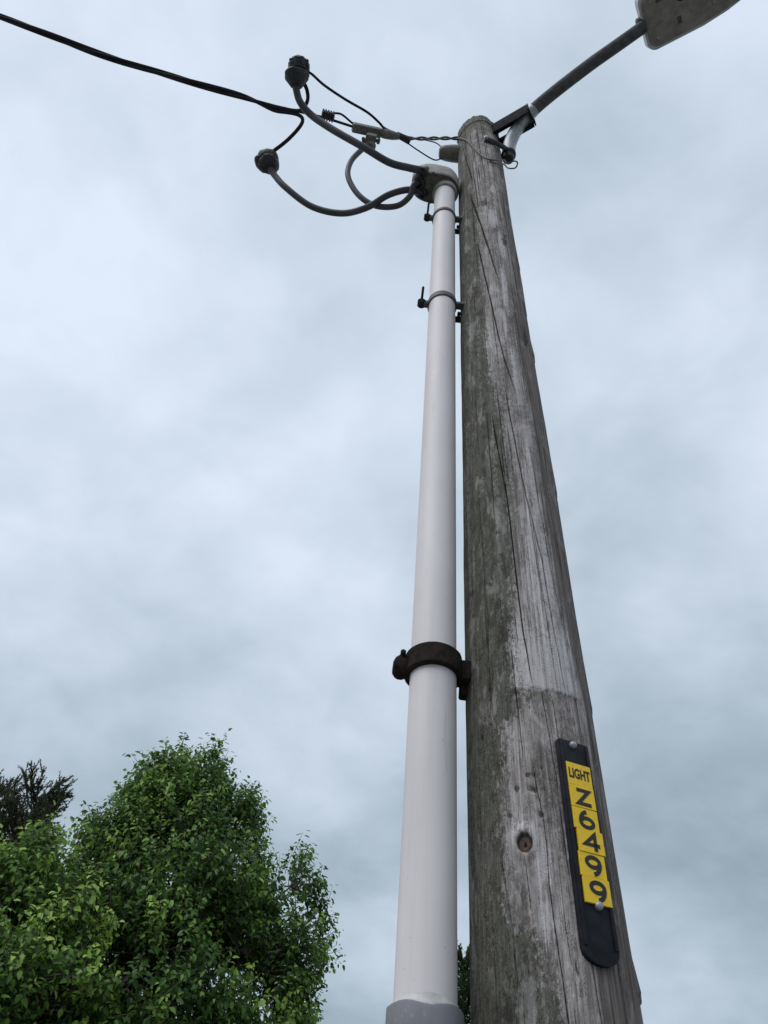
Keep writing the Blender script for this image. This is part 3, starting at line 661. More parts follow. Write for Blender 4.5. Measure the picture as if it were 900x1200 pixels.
for i, (ch, h_, dx) in enumerate([('LIGHT', .0385, .0030), ('Z', .0365, .0030), ('6', .0345, .0035), ('4', .0350, .0065), ('9', .0355, .0040), ('9', .0370, .0055)]):
    zt = .0066 + (i % 2) * .0006 + (0.0005 if ch == '4' else 0); hw = .0222
    tilt_ = rad(rt.uniform(-.6, .6)); cc, ss = math.cos(tilt_), math.sin(tilt_)
    cy_ = ty - h_ / 2
    q = [(-hw, -h_ / 2 + .0005), (hw, -h_ / 2 + .0005), (hw, h_ / 2), (-hw, h_ / 2)]
    dx -= .0012
    ol = [(dx + x * cc - y * ss, cy_ + x * ss + y * cc) for x, y in q]
    tile = prism('tile', ol, .0036, zt, MAT['yellow'], tagt, .0003, tmw, 1)
    tile['label'] = 'yellow tile printed ' + ch
    if ch == 'LIGHT': glyph(ch, .0235, .60, tile, (dx, cy_ + .001, zt + .0003), .0007)
    else: stroke_digit(ch, tile, (dx + .0012, cy_ - .0005, zt), .0275, .0258, .0062)
    ty -= h_
for (nx, ny) in ((-.002, .1600), (.0040, -.0920)):
    p = tmw @ Vector((nx, ny, .0036))
    nm = lathe('nail', p, TN, [(0, .0060), (.0030, .0062), (.0055, .0056), (.0075, .0035), (.0080, .001)], MAT['galv'], tagt, 14)

# ------------------------------------------------------------------ street light: arm, bracket, head
arm = thing('lamp_arm', 'dark steel street light arm curving out from the top of the pole', 'lamp arm', loc=on_pole(5.7, 66, 0))
AP = [(0.435, 1.199, 5.53), (0.441, 1.177, 5.62), (0.464, 1.141, 5.70), (0.500, 1.102, 5.76), (0.550, 1.055, 5.81), (0.650, 0.978, 5.88), (0.806, 0.862, 5.96), (0.920, 0.784, 6.015), (1.020, 0.716, 6.064), (1.052, 0.694, 6.080)]
o = loc_parent(tube('galvanised_elbow', AP[:5], .0335, MAT['galv'], arm, 24, 10)); o['label'] = 'pale galvanised lower elbow of the lamp arm'
P_ = catmull(AP, 10)[34:]
bm = bmesh.new(); sweep(bm, P_, .0315, 24); loc_parent(from_bm('pipe', bm, MAT['arm'], arm, True, 50))
dn = (Vector(AP[0]) - Vector(AP[1])).normalized()
o = loc_parent(lathe('end_gland', Vector(AP[0]) - dn * .012, dn, [(0, .036), (.014, .0365), (.018, .034), (.020, .030), (.034, .029), (.048, .027), (.052, .021), (.050, .010)], MAT['rubber'], arm, 24))
def flat_bar(name, a, b_, z0, z1, th, parent):
    a, b_ = Vector(a), Vector(b_); d = (b_ - a); c = (a + b_) / 2; u = Vector((d.x, d.y, 0)).normalized(); v = Vector((-u.y, u.x, 0))
    return loc_parent(box(name, (c.x, c.y, (z0 + z1) / 2), (u, v, EZ), (Vector((d.x, d.y)).length / 2, th / 2, (z1 - z0) / 2), MAT['black_steel'], parent, .0015))
flat_bar('bracket_plate', (0.356, 1.150), (0.513, 1.041), 5.700, 5.835, .007, arm)
flat_bar('bracket_plate', (0.399, 1.217), (0.561, 1.106), 5.720, 5.835, .007, arm)
flat_bar('bracket_end', (0.5135, 1.0335), (0.5685, 1.1065), 5.735, 5.833, .007, arm)
u_b = Vector((.82, -.57, 0)).normalized(); loc_parent(box('bracket_web', (.440, 1.124, 5.8385), (u_b, Vector((.57, .82, 0)), EZ), (.082, .028, .003), MAT['black_steel'], arm, .001, 1))
flat_bar('bracket_base', (0.362, 1.150), (0.402, 1.212), 5.70, 5.84, .010, arm)
flat_bar('bracket_end', (0.478, 1.072), (0.518, 1.130), 5.800, 5.824, .007, arm)
bm = bmesh.new()
pth = [on_pole(5.456, 2, .010), on_pole(5.457, 14, .012), on_pole(5.465, 30, .014), on_pole(5.49, 46, .018), on_pole(5.53, 60, .026), Vector((.425, 1.185, 5.565))]
sweep(bm, catmull(pth, 6), .012, 10); o = loc_parent(from_bm('lower_strap', bm, MAT['arm'], arm))
loc_parent(lathe('strap_bolt', on_pole(5.456, 4, .018), Vector((0.05, -1, -.1)), [(0, .013), (.006, .013), (.010, .009)], MAT['galv'], arm, 6))

LD = Vector((.855, -.519, .075)).normalized(); LS = Vector((-.519, -.855, 0)).normalized() * -1; LU = LD.cross(LS)
if LU.z < 0: LU = -LU
LS = LU.cross(LD)
LO = Vector((1.060, .684, 6.116))
lamp = thing('street_light', 'grey brown street light head on the end of the arm', 'street light', loc=LO)
LM = Matrix((LD, LS, LU)).transposed().to_4x4()
def lamp_outline(off=0.0, n=10):
    """plan: square-cornered end at the arm, long sides tapering to a rounded nose"""
    L_, hw, rc = .60, .122, .045; P = []
    def arcp(cx_, cy_, r, a0, a1, k=n):
        for i in range(k + 1):
            a = rad(a0 + (a1 - a0) * i / k); P.append((cx_ + r * math.cos(a), cy_ + r * math.sin(a)))
    hw -= off; L_ -= off; x0 = off
    arcp(x0 + rc, -hw + rc, rc, 180, 270); P.append((.26, -hw - .002)); P.append((.38, -hw + .010))
    arcp(L_ - .12, 0, .10, -66, 66, 14)
    P.append((.38, hw - .010)); P.append((.26, hw + .002)); arcp(x0 + rc, hw - rc, rc, 90, 180)
    return P
bm = bmesh.new(); rings = []
for z, off in ((-.040, .006), (-.037, .0), (-.026, -.002)):
    rings.append([bm.verts.new((x, y, z)) for x, y in lamp_outline(off)])
m_n = len(rings[0])
for a, b_ in zip(rings, rings[1:]):
    for k in range(m_n): bm.faces.new((a[k], a[(k + 1) % m_n], b_[(k + 1) % m_n], b_[k]))
bm.faces.new(rings[0][::-1])
bmesh.ops.transform(bm, matrix=LM, verts=bm.verts); from_bm('lower_door', bm, MAT['housing'], lamp, True, 40)
bm = bmesh.new(); rings = []
for z, off in ((-.030, -.014), (.022, -.016), (.044, .002), (.056, .028), (.062, .06)):
    rings.append([bm.verts.new((x, y, z)) for x, y in lamp_outline(off)])
for a, b_ in zip(rings, rings[1:]):
    for k in range(m_n): bm.faces.new((a[k], a[(k + 1) % m_n], b_[(k + 1) % m_n], b_[k]))
bm.faces.new(rings[-1]); bm.faces.new(rings[0][::-1])
bmesh.ops.transform(bm, matrix=LM, verts=bm.verts); o = from_bm('upper_shell', bm, MAT['housing_top'], lamp, True, 40); o['label'] = 'pale grey upper shell of the lamp head'
lathe('arm_collar', LM @ Vector((-.034, 0, -.006)), LD, [(0, .034), (.004, .039), (.028, .039)], MAT['rubber'], lamp, 24)
def lamp_box(name, x, y, z, hx, hy, hz, mat, rz=0):
    R = Matrix.Rotation(rad(rz), 4, 'Z'); A = [(LM @ R @ Vector(v)) for v in ((1, 0, 0), (0, 1, 0), (0, 0, 1))]
    return box(name, LM @ Vector((x, y, z)), A, (hx, hy, hz), mat, lamp, min(.0015, hz * .5), 1)
lamp_box('vent_slot', .155, .055, -.0415, .009, .017, .002, MAT['mark'])
lamp_box('vent_slot', .085, -.075, -.0415, .018, .008, .002, MAT['mark'])
bm = bmesh.new(); hk = [LM @ Vector((.185 + .022 * math.cos(rad(a)), -.045 + .020 * math.sin(rad(a)), -.043)) for a in range(20, 200, 20)]
sweep(bm, [hk[0] + LM @ Vector((0.0, -.018, 0))] + hk, .0042, 8); from_bm('latch', bm, MAT['rubber'], lamp)
lamp_box('rating_label', .270, -.028, -.0412, .030, .017, .0012, MAT['label_tan'], 4)
lamp_box('lens', .39, .01, -.0420, .075, .062, .003, MAT['housing'])
for sx, sy in ((.455, .058), (.455, -.058), (.04, .085), (.04, -.085)):
    lathe('screw', LM @ Vector((sx, sy, -.040)), -LU, [(0, .0055), (.003, .0055), (.0042, .003)], MAT['galv'], lamp, 10)

# ------------------------------------------------------------------ overhead service cable
def twist(path, radius, phase, pitch, per=10):
    P = catmull(path, per); out_ = []; s = 0
    for i, p in enumerate(P):
        if i: s += (p - P[i - 1]).length
        t = (P[min(i + 1, len(P) - 1)] - P[max(i - 1, 0)]).normalized(); u = t.cross(EZ).normalized(); v = u.cross(t)
        a = phase + 2 * math.pi * s / pitch; out_.append(p + (u * math.cos(a) + v * math.sin(a)) * radius)
    return out_
far = [Vector((-24.0, -4.2, 5.62)), Vector((-18, -2.85, 5.40)), Vector((-12.0, -1.46, 5.30)), Vector((-7.0, -.33, 5.31)), Vector((-4.2, .30, 5.38))]
trunk = [tuple(p) for p in far] + [(-3.0, .57, 5.42), (-1.965, .805, 5.46), (-1.55, .913, 5.46), (-1.08, .998, 5.455), (-.80, 1.048, 5.455)]
svc = thing('service_cable', 'black twisted overhead service cable running off to the upper left', 'cable', loc=(0.18, 1.22, 5.8))
def svc_tube(name, pts, r, mat, parent=svc, n=10):
    if name in ('conductor', 'neutral_wire'):      # ease the lay of the twist into the loose tails
        for _ in range(8):
            pts = [pts[0]] + [(pts[i - 1] + pts[i] * 2 + pts[i + 1]) / 4 for i in range(1, len(pts) - 1)] + [pts[-1]]
    bm = bmesh.new(); sweep(bm, pts, r, n); return loc_parent(from_bm(name, bm, mat, parent, True, 60))
c1 = twist(trunk, .0095, 0.6, 1.15) + catmull([(-0.72, 1.062, 5.45), (-.640, 1.072, 5.452), (-.590, 1.070, 5.45), (-.563, 1.045, 5.44), (-.546, 1.005, 5.42), (-.552, .955, 5.40), (-.575, .925, 5.395)], 8)
svc_tube('conductor', c1, .0088, MAT['black_wire'])
c2 = twist(trunk, .0095, 0.6 + 2.1, 1.15) + catmull([(-.73, 1.082, 5.442), (-.650, 1.082, 5.446), (-.592, 1.088, 5.445), (-.571, 1.106, 5.43), (-.590, 1.138, 5.40), (-.642, 1.187, 5.36), (-.700, 1.228, 5.33)], 8)
svc_tube('conductor', c2, .0088, MAT['black_wire'])
c3 = twist(trunk, .0095, 0.6 + 4.2, 1.15) + catmull([(-.722, 1.065, 5.475), (-.578, 1.085, 5.48), (-.461, 1.106, 5.50), (-.312, 1.142, 5.52), (-.187, 1.163, 5.55), (-.06, 1.186, 5.60)], 8)
svc_tube('neutral_wire', c3, .0062, MAT['black_wire'])
# bare messenger strands twisted on to the pole
lead = [(-.075, 1.186, 5.595), (-.02, 1.191, 5.625), (.047, 1.200, 5.68), (.12, 1.211, 5.745), (.186, 1.221, 5.80)]
for ph in (0, math.pi):
    svc_tube('messenger_strand', twist(lead, .0055, ph, .16, 12), .0050, MAT['bare'])
tie = [(.186, 1.221, 5.80), on_pole(5.72, -70, .004), on_pole(5.60, -52, .006), on_pole(5.486, -37.4, .008), on_pole(5.284, -17.3, .008), on_pole(5.175, 1.3, .009), on_pole(5.19, 23, .012), on_pole(5.29, 48, .018), Vector((.425, 1.205, 5.42)), Vector((.455, 1.196, 5.44)), Vector((.473, 1.198, 5.43)), Vector((.466, 1.220, 5.42)), Vector((.43, 1.218, 5.40)), on_pole(5.26, 50, .010), on_pole(5.165, 22, .006), on_pole(5.16, 8, .006)]
svc_tube('tie_wire', catmull(tie, 8), .0034, MAT['dark_steel'])
svc_tube('tie_wire', catmull([on_pole(5.82, -98, .003), on_pole(5.76, -80, .004), on_pole(5.765, -50, .004), on_pole(5.79, -20, .004), on_pole(5.80, 10, .004), on_pole(5.79, 40, .004)], 8), .0020, MAT['dark_steel'])

sleeve = thing('tension_sleeve', 'grey metal sleeve clamped on the neutral wire left of the pole', 'connector', loc=(-.30, 1.145, 5.52))
ax_ = (Vector((-.187, 1.163, 5.55)) - Vector((-.325, 1.138, 5.515))).normalized()
o = loc_parent(box('wedge_body', Vector((-.272, 1.149, 5.530)), (ax_, ax_.cross(EZ), ax_.cross(EZ).cross(ax_)), (.072, .021, .017), MAT['clamp_alu'], sleeve, .005, 3))
o = loc_parent(lathe('barrel', Vector((-.210, 1.158, 5.543)), ax_, [(0, .012), (.004, .020), (.03, .023), (.07, .021), (.10, .014), (.105, .008)], MAT['clamp_alu'], sleeve, 16))
o = loc_parent(lathe('taped_end', Vector((-.13, 1.166, 5.572)), Vector((.075, .032, .022)), [(0, .009), (.006, .0145), (.05, .0165), (.075, .0185), (.079, .0175), (.080, .008)], MAT['rubber'], sleeve, 12))
cl = thing('split_bolt_clamp', 'pitted bolted wire clamp hanging under the grey metal sleeve', 'connector', loc=(-.245, 1.187, 5.48))
o = loc_parent(box('body', (-.248, 1.178, 5.487), (Vector((1, .2, .1)), Vector((-.2, 1, 0)), EZ), (.026, .028, .022), MAT['clamp_alu'], cl, .006, 2)); rough(o, .002, 140)
for bx_, by_, dv in ((-.282, 1.178, -1), (-.208, 1.176, 1), (-.228, 1.205, 1), (-.268, 1.196, -1)):
    loc_parent(lathe('bolt', (bx_ - dv * .02, by_, 5.480), (dv, .15, -.1), [(0, .008), (.012, .008), (.014, .014), (.026, .014), (.028, .009)], MAT['dark_steel'], cl, 6))
loc_parent(lathe('lower_jaw', (-.246, 1.190, 5.478), (0, .55, -.8), [(0, .022), (.012, .028), (.026, .027), (.034, .019)], MAT['clamp_alu'], cl, 14))

# three conductors from the weatherhead
ca = tag(tube('riser_conductor', [(.034, 1.140, 5.02), (0.020, 1.135, 4.99), (-0.047, 1.128, 4.985), (-0.134, 1.118, 5.0), (-0.253, 1.081, 5.05), (-0.397, 1.053, 5.15), (-0.506, 1.03, 5.25), (-0.564, 0.995, 5.3), (-0.588, 0.957, 5.34), (-.594, .935, 5.36)], .0162, MAT['cable'], None, 16, 10), 'thick dark conductor from the hood to the upper black splice cover', 'cable', 'conductors leaving the weatherhead')
cb = tag(tube('riser_conductor', [(.050, 1.230, 5.01), (0.030, 1.226, 4.98), (-0.038, 1.215, 4.965), (-0.122, 1.239, 4.945), (-0.211, 1.293, 4.92), (-0.325, 1.338, 4.94), (-0.468, 1.344, 5.0), (-0.601, 1.308, 5.1), (-0.672, 1.291, 5.2), (-0.705, 1.278, 5.255)], .0148, MAT['cable'], None, 16, 10), 'thick dark conductor sagging from the hood to the lower black splice cover', 'cable', 'conductors leaving the weatherhead')
cc_ = tag(tube('riser_conductor', [(.030, 1.180, 5.01), (0.014, 1.181, 4.985), (-.014, 1.192, 4.962), (-0.027, 1.229, 4.925), (-0.080, 1.268, 4.905), (-0.176, 1.289, 4.94), (-0.26, 1.277, 5.02), (-0.32, 1.248, 5.15), (-0.322, 1.224, 5.28), (-0.285, 1.200, 5.38), (-0.247, 1.193, 5.46)], .0130, MAT['cable'], None, 16, 10), 'grey conductor looping from the hood back up to the bolted clamp', 'cable', 'conductors leaving the weatherhead')
tag(tube('stub_cable', [(.128, 1.268, 5.02), (.150, 1.272, 5.10), (.175, 1.262, 5.20), (.215, 1.25, 5.32)], .012, MAT['black_wire'], None, 10, 6), 'short black cable between the weatherhead and the pole', 'cable')

s1 = thing('splice_cover', 'two-tiered black splice cover at the highest end of the conductors', 'splice cover', 'black splice covers', (-.596, .915, 5.38))
ad = (Vector((-.602, .870, 5.43)) - Vector((-.588, .957, 5.34))).normalized()
b0 = Vector((-.590, .945, 5.352))
lb = lambda a, i: 1 + 0.05 * math.sin(3 * a + i) + 0.03 * math.sin(7 * a + 2 * i)
loc_parent(lathe('skirt', b0, ad, [(0, .019), (.002, .026), (.020, .038), (.042, .052), (.055, .056), (.062, .052), (.066, .040)], MAT['rubber'], s1, 28, lb))
cp = loc_parent(lathe('cap', b0 + ad * .067 + Vector((.012, 0, 0)), ad, [(0, .036), (.004, .046), (.014, .047), (.018, .043), (.026, .047), (.034, .046), (.038, .041), (.046, .044), (.058, .038), (.066, .026), (.068, .01)], MAT['rubber'], s1, 28, lambda a, i: 1 + .04 * math.sin(9 * a) + .05 * math.sin(2 * a + 1)))
for k in range(9):
    a = 2 * math.pi * k / 9; u_ = ad.orthogonal().normalized(); v_ = ad.cross(u_); d_ = u_ * math.cos(a) + v_ * math.sin(a)
    t_ = bpy.data.objects
    o = box('finger', b0 + ad * .098 + Vector((.012, 0, 0)) + d_ * .044, (d_, ad.cross(d_), ad), (.005, .006, .020), MAT['rubber'], cp, .002, 1)
    o.data.transform(Matrix.Translation(-s1.location))
s2 = thing('splice_cover', 'lumpy black splice cover at the lower left end of the conductors', 'splice cover', 'black splice covers', (-.726, 1.267, 5.29))
ad2 = (Vector((-.730, 1.245, 5.345)) - Vector((-.703, 1.278, 5.25))).normalized()
b2 = Vector((-.704, 1.280, 5.245))
loc_parent(lathe('boot', b2, ad2, [(0, .017), (.002, .030), (.016, .046), (.030, .052), (.040, .050), (.046, .043), (.052, .048), (.072, .050), (.090, .044), (.104, .032), (.108, .012)], MAT['rubber'], s2, 26, lambda a, i: 1 + .07 * math.sin(3 * a + .7 * i) + .035 * math.sin(8 * a + i)))
loc_parent(lathe('side_lobe', b2 + ad2 * .055 + Vector((-.030, .006, 0)), (-.75, .25, -.1), [(0, .034), (.012, .036), (.024, .031), (.031, .018)], MAT['rubber'], s2, 16, lambda a, i: 1 + .06 * math.sin(5 * a)))

coil = thing('ribbed_connector', 'small ribbed black connector on the wire right of the upper splice cover', 'connector', loc=(-.458, 1.087, 5.5))
cax = Vector((.117, .022, .015)).normalized(); cprof = [(0, .006)]
for k in range(5):
    cprof += [(.001 + .0125 * k, .019), (.003 + .0125 * k, .025), (.009 + .0125 * k, .025), (.0115 + .0125 * k, .019)]
cprof += [(.0645, .006)]
loc_parent(lathe('ribbed_body', Vector((-.492, 1.089, 5.503)), cax, cprof, MAT['rubber'], coil, 6))
loc_parent(tube('jumper', [(-0.440, 1.085, 5.522), (-0.398, 1.088, 5.525), (-0.350, 1.118, 5.525), (-0.318, 1.140, 5.535)], .0052, MAT['black_wire'], coil, 8, 6))
tag(tube('tap_wire', [(-.566, .908, 5.43), (-0.536, 0.900, 5.42), (-0.471, 0.944, 5.42), (-0.374, 1.005, 5.46), (-0.273, 1.060, 5.5), (-0.215, 1.108, 5.53), (-0.188, 1.140, 5.56), (-0.132, 1.166, 5.585), (-.06, 1.187, 5.605)], .0062, MAT['black_wire'], None, 8, 8), 'thin black wire from the upper splice cover down to the neutral', 'wire')
tag(tube('hanging_wire', [(-0.084, 1.195, 5.58), (-0.012, 1.232, 5.575), (0.070, 1.268, 5.575), (0.105, 1.262, 5.58), (0.128, 1.246, 5.585)], .0034, MAT['black_wire'], None, 6, 8), 'hair-thin loose wire sagging from the taped end to the knob', 'wire')
tag(tube('loose_wire', [(0.018, 1.206, 5.665), (0.070, 1.212, 5.66), (0.10, 1.220, 5.635), (.128, 1.232, 5.61)], .0030, MAT['bare'], None, 6, 8), 'thin loose wire arching over the insulator knob', 'wire')
kn = thing('insulator_knob', 'brown grey knob sticking out from the left side of the pole top', 'insulator', loc=(.20, 1.235, 5.60))
loc_parent(lathe('knob', (.215, 1.238, 5.605), (-1, .02, -.02), [(0, .043), (.05, .042), (.085, .038), (.108, .033), (.118, .027), (.122, .015)], MAT['knob'], kn, 24))
loc_parent(lathe('bolt', (.245, 1.238, 5.605), (-1, 0, 0), [(0, .012), (.04, .012)], MAT['dark_steel'], kn, 8))

# ------------------------------------------------------------------ trees
def mesh_np(name, V, Fc, mat, parent, tone=None):
    me = bpy.data.meshes.new(name); k = Fc.shape[1]
    me.vertices.add(len(V)); me.vertices.foreach_set('co', V.astype(np.float32).ravel())
    me.loops.add(Fc.size); me.loops.foreach_set('vertex_index', Fc.astype(np.int32).ravel())
    me.polygons.add(len(Fc)); me.polygons.foreach_set('loop_start', (np.arange(len(Fc)) * k).astype(np.int32))
    me.update(calc_edges=True)
    if tone is not None:
        a = me.attributes.new('tone', 'FLOAT', 'POINT'); a.data.foreach_set('value', tone.astype(np.float32))
    return link(name, me, mat, parent, False)
def unit(a): return a / (np.linalg.norm(a, axis=-1, keepdims=True) + 1e-9)

def leaves(pos, dirn, nrm, Ln, tone, wid=0.29):
    """pointed oval leaves, folded on the midrib"""
    d = unit(dirn); s = unit(np.cross(nrm, d)); n = np.cross(d, s); Lc = Ln[:, None]
    P = [pos, pos + d * Lc * .30 + s * Lc * wid + n * Lc * .10, pos + d * Lc * .72 + s * Lc * wid * .62 + n * Lc * .06, pos + d * Lc - n * Lc * .10,
         pos + d * Lc * .72 - s * Lc * wid * .62 + n * Lc * .06, pos + d * Lc * .30 - s * Lc * wid + n * Lc * .10, pos + d * Lc * .50 - n * Lc * .02]
    V = np.stack(P, 1).reshape(-1, 3); b_ = np.arange(len(pos))[:, None, None] * 7
    tri = np.array([[0, 1, 6], [1, 2, 6], [2, 3, 6], [3, 4, 6], [4, 5, 6], [5, 0, 6]])[None]
    return V, (b_ + tri).reshape(-1, 3), np.repeat(tone, 7)

def broadleaf(label, base, lobes, n_twig, lsize, mat, seed, gap, trunk_r, per=11, leader_h=None, sprigs=()):
    sprigs = [(x + dx_, y, z + dz_) for (x, y, z) in sprigs for dx_, dz_ in ((0, .10), (.03, .0), (-.03, .02), (.05, -.10), (-.05, -.09), (.0, -.18))]
    rs = np.random.RandomState(seed)
    root = thing('broadleaf_tree', label, 'tree', loc=base); base = np.array(base, float)
    LB = np.array(lobes, float); vol = LB[:, 3] * LB[:, 4] * LB[:, 5]; vol = vol ** 0.68
    pick = rs.choice(len(LB), n_twig, p=vol / vol.sum())
    u = unit(rs.randn(n_twig, 3)); r = rs.rand(n_twig) ** 0.42
    c = LB[pick, :3]; p = c + u * r[:, None] * LB[pick, 3:6]
    # clumps and gaps
    k = fbm(p[:, 0] * 3.4 + 30, p[:, 2] * 3.4 + p[:, 1] * 1.0 + 30, seed, 3)
    keep = k > gap; p, u, c, r = p[keep], u[keep], c[keep], r[keep]
    if len(sprigs):
        sp_ = np.array(sprigs, float); p = np.vstack([p, sp_]); u = np.vstack([u, unit(np.array([0.05, -.1, .75]) + rs.randn(len(sp_), 3) * .35)]); r = np.append(r, np.ones(len(sp_)))
    m = len(p)
    grow = unit(u * 0.8 + np.array([0, 0, .75]) + rs.randn(m, 3) * .35); tl = rs.uniform(.14, .34, m)
    s = np.tile((np.arange(per) + .5) / per, (m, 1)) + rs.uniform(-.04, .04, (m, per))
    bend = np.stack([np.zeros((m, per)), np.zeros((m, per)), -.10 * s ** 2], -1) * tl[:, None, None]
    pos = p[:, None] + grow[:, None] * (s * tl[:, None])[..., None] + bend
    side = unit(np.cross(grow, rs.randn(m, 3)))[:, None] * np.where(np.arange(per) % 2, 1, -1)[None, :, None]
    ld = unit(side * .9 + grow[:, None] * .45 + np.array([0, 0, -.80]) + rs.randn(m, per, 3) * .38)
    pos = pos + ld * lsize * .28
    nm = unit(np.array([0, -.25, .9]) + rs.randn(m, per, 3) * .55 + u[:, None] * .25)
    Ln = lsize * rs.uniform(.5, 1.25, (m, per)) * (1.05 - .25 * s)
    tone = np.clip(rs.normal(.36, .11, (m, per)) + .40 * np.clip(r, 0, 1)[:, None] * s ** 1.5 + rs.normal(0, .14, m)[:, None] + .9 * fbm(p[:, 0] * 5 + 70, p[:, 2] * 5 + p[:, 1] * 2 + 50, seed + 40, 3)[:, None], 0, 1)  # outer twig tips lighter: new growth, plus light on the crown put into colour
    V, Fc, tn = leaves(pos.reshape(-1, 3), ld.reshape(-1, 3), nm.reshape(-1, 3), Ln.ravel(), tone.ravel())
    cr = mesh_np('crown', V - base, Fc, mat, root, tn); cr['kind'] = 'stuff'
    # trunk, limbs to every lobe, twigs
    bm = bmesh.new(); B = Vector(base); rr_ = random.Random(seed)
    top = Vector(leader_h) if leader_h is not None else Vector(LB[np.argmax(LB[:, 2]), :3])
    stem = catmull([B + Vector((0, 0, -.25)), B + Vector((.02, .03, .8)), B.lerp(top, .45) + Vector((.06, -.04, 0)), B.lerp(top, .75) + Vector((-.05, .05, 0)), top], 6)
    rad_ = [trunk_r * (1 - .93 * (i / (len(stem) - 1)) ** .8) for i in range(len(stem))]
    sweep(bm, [q - B for q in stem], rad_, 12)
    from_bm('trunk', bm, MAT['bark'], root)
    bm = bmesh.new(); limbs = []
    for l_ in lobes:
        q1 = Vector(l_[:3]) + Vector((0, 0, l_[5] * .5)); j = max(4, min(len(stem) - 3, int(len(stem) * rr_.uniform(.42, .78)))); q0 = stem[j]
        if q0.z > q1.z - .25: q0 = min(stem[3:], key=lambda v: abs(v.z - (q1.z - .8)))
        mid = q0.lerp(q1, .5) + Vector((rr_.uniform(-.12, .12), rr_.uniform(-.12, .12), -.05))
        lp = catmull([q0, mid, q1], 6); limbs += lp[3:]
        r0 = trunk_r * .42; sweep(bm, [q - B for q in lp], [r0 * (1 - .88 * i / (len(lp) - 1)) for i in range(len(lp))], 7)
    o = from_bm('limb', bm, MAT['bark'], root)
    LP = np.array([tuple(q) for q in limbs]); bm = bmesh.new()
    for i in range(0, m):
        a = p[i]
        if i % 2 == 0:
            j = np.argmin(((LP - a) ** 2).sum(1) + 0.3 * np.maximum(0, LP[:, 2] - a[2])); q0 = LP[j]
            if np.linalg.norm(q0 - a) < 1.3:
                md = (q0 + a) / 2 + np.array([0, 0, -.04]); sweep(bm, [Vector(q0 - base), Vector(md - base), Vector(a - base)], [.010, .007, .004], 4, False)
        e_ = a + grow[i] * tl[i] * .82
        sweep(bm, [Vector(a - base), Vector(e_ - base)], [.004, .0015], 3, False)
    o = from_bm('twigs', bm, MAT['bark'], root, False); o['kind'] = 'stuff'
    return root

# (centre x, y, z, radius x, y, z) of the crown's masses
main = [(-1.66, 8.0, 5.40, .26, .40, .42), (-2.02, 7.9, 5.35, .30, .5, .42), (-1.85, 7.9, 5.0, .62, .6, .55), (-1.32, 8.0, 5.12, .34, .5, .36), (-2.32, 8.0, 4.75, .36, .55, .52), (-1.55, 7.7, 4.40, .75, .75, .62),
        (-.92, 8.0, 4.30, .34, .45, .40), (-.55, 7.95, 4.45, .26, .4, .34), (-.42, 7.95, 4.02, .26, .4, .40), (-.74, 7.8, 3.62, .48, .55, .48), (-1.6, 7.6, 3.5, .9, .85, .75), (-2.5, 7.8, 3.8, .7, .75, .7), (-1.5, 7.8, 2.6, 1.1, 1.0, .65), (-.42, 8.0, 3.25, .22, .4, .42)]
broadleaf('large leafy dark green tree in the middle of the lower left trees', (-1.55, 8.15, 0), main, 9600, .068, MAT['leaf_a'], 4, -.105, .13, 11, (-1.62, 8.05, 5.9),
          [(-1.62, 8, 6.02), (-1.60, 8, 5.90), (-1.66, 8, 5.80), (-1.52, 8, 5.78), (-2.02, 8, 5.96), (-2.06, 8, 5.82), (-1.98, 8, 5.74), (-1.20, 8, 5.46), (-1.12, 8, 5.40), (-2.42, 8, 5.40), (-2.50, 8, 5.30), (-.45, 8, 4.82), (-.58, 8, 4.85), (-.28, 8, 4.62), (-.25, 8, 4.50), (-.18, 8, 4.30), (-.20, 8, 4.18), (-.86, 8, 4.75), (-.24, 8, 3.85), (-.20, 8, 3.6), (-2.68, 8, 5.0), (-.98, 8, 5.10), (-1.02, 8, 4.95), (-2.25, 8, 5.52), (-1.80, 8, 5.80)])
left = [(-2.74, 7.0, 4.10, .24, .40, .32), (-2.95, 6.9, 3.66, .45, .5, .48), (-2.36, 7.0, 3.62, .36, .5, .44), (-3.45, 7.0, 3.7, .5, .5, .45), (-2.55, 6.8, 3.05, .80, .7, .55), (-3.3, 6.9, 3.1, .6, .6, .6), (-2.6, 6.8, 2.2, 1.1, .9, .7)]
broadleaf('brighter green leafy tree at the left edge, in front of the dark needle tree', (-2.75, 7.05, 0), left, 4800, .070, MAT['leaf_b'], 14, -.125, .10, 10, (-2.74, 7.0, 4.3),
          [(-2.78, 7, 4.40), (-2.66, 7, 4.34), (-2.95, 7, 4.16), (-2.46, 7, 4.06)])

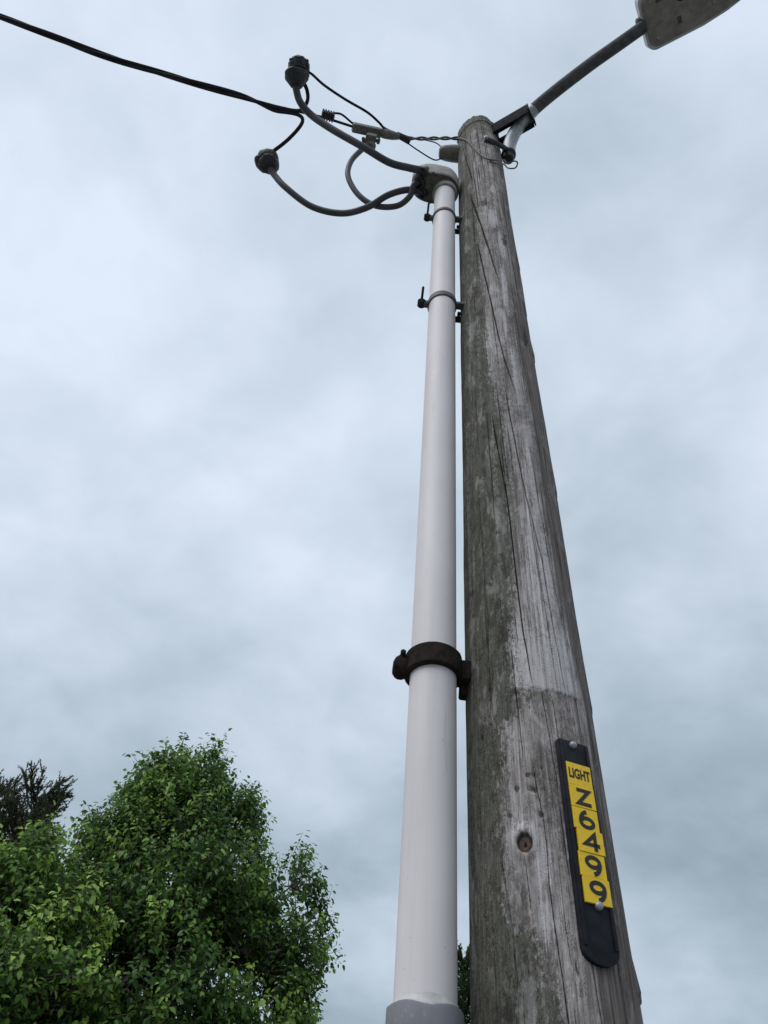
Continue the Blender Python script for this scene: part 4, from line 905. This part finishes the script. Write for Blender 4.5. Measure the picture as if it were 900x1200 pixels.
def conifer(label, base, H, width, nb, mat, seed, up=1.0, lean=0.0, z_lo=0.12, needle=.026, tips=(), nn=42):
    rs = np.random.RandomState(seed); root = thing('conifer_tree', label, 'tree', loc=base); base = np.array(base, float)
    bm = bmesh.new(); sweep(bm, [Vector((0, 0, -.2)), Vector((0.02, 0, H * .5)), Vector((lean, 0, H))], [H * .018, H * .010, .006], 9); from_bm('trunk', bm, MAT['bark'], root)
    bmb = bmesh.new(); allp, alld, allt = [], [], []
    specs = []
    for i in range(nb):
        f = z_lo + (1 - z_lo) * (i + rs.rand()) / nb; az = rs.rand() * 2 * math.pi
        ln = width * (1 - f) ** .75 * rs.uniform(.6, 1.15) + .42; specs.append((np.array([lean * f, 0, H * f]), az, ln, up * rs.uniform(.75, 1.3)))
    for st, az, ln, up_ in specs:
        d0 = np.array([math.cos(az), math.sin(az), 0.30 * up_]); k = max(5, int(ln / .13)); pts = [st]; d = d0 / np.linalg.norm(d0)
        for j in range(k):
            d = unit(d + np.array([0, 0, .16 * up_]) + rs.randn(3) * .05); pts.append(pts[-1] + d * ln / k)
        sweep(bmb, [Vector(q) for q in pts], [.014 * (1 - .85 * j / k) for j in range(k + 1)], 4, False)
        P = np.array(pts)
        for j in range(1, k + 1):
            for s_ in range(3):
                t = rs.rand(); a = P[j - 1] * (1 - t) + P[j] * t; dd = P[j] - P[j - 1]
                e_ = unit(unit(dd) * .8 + rs.randn(3) * .55 + np.array([0, 0, .35 * up_])); tl = rs.uniform(.12, .30) * (1.05 - .35 * j / k)
                tt = rs.rand(nn); q = a + e_ * (tt * tl)[:, None]; allp.append(q)
                alld.append(unit(e_ * .75 + rs.randn(nn, 3) * .55)); allt.append(np.clip(rs.normal(.4, .2, nn) + .2 * tt, 0, 1))
                sweep(bmb, [Vector(a), Vector(a + e_ * tl)], [.0035, .001], 3, False)
    p = np.vstack(allp); d = np.vstack(alld); tn = np.concatenate(allt); s = unit(np.cross(d, rs.randn(len(p), 3)))
    Ln = needle * rs.uniform(.7, 1.4, len(p))[:, None]
    V = np.stack([p - s * Ln * .19, p + s * Ln * .19, p + d * Ln], 1).reshape(-1, 3); Fc = np.arange(len(V)).reshape(-1, 3)
    cr = mesh_np('crown', V, Fc, mat, root, np.repeat(tn, 3)); cr['kind'] = 'stuff'
    o = from_bm('branches', bmb, MAT['bark'], root, False); o['kind'] = 'stuff'
    return root
conifer('dark brownish needle tree with feathery tips at the far left', (-4.72, 11.0, 0), 6.70, 1.25, 330, MAT['needle_a'], 21, 1.15, 0.10, .12, .034)
conifer('dark brownish needle tree cut off by the left edge of the photo', (-5.45, 11.2, 0), 6.80, 1.3, 310, MAT['needle_a'], 25, 1.15, .05, .12, .034)
conifer('dark evergreen tip showing in the gap between conduit and pole', (2.66, 18.0, 0), 7.45, 1.1, 200, MAT['needle_b'], 31, .9, 0, .08, .05)
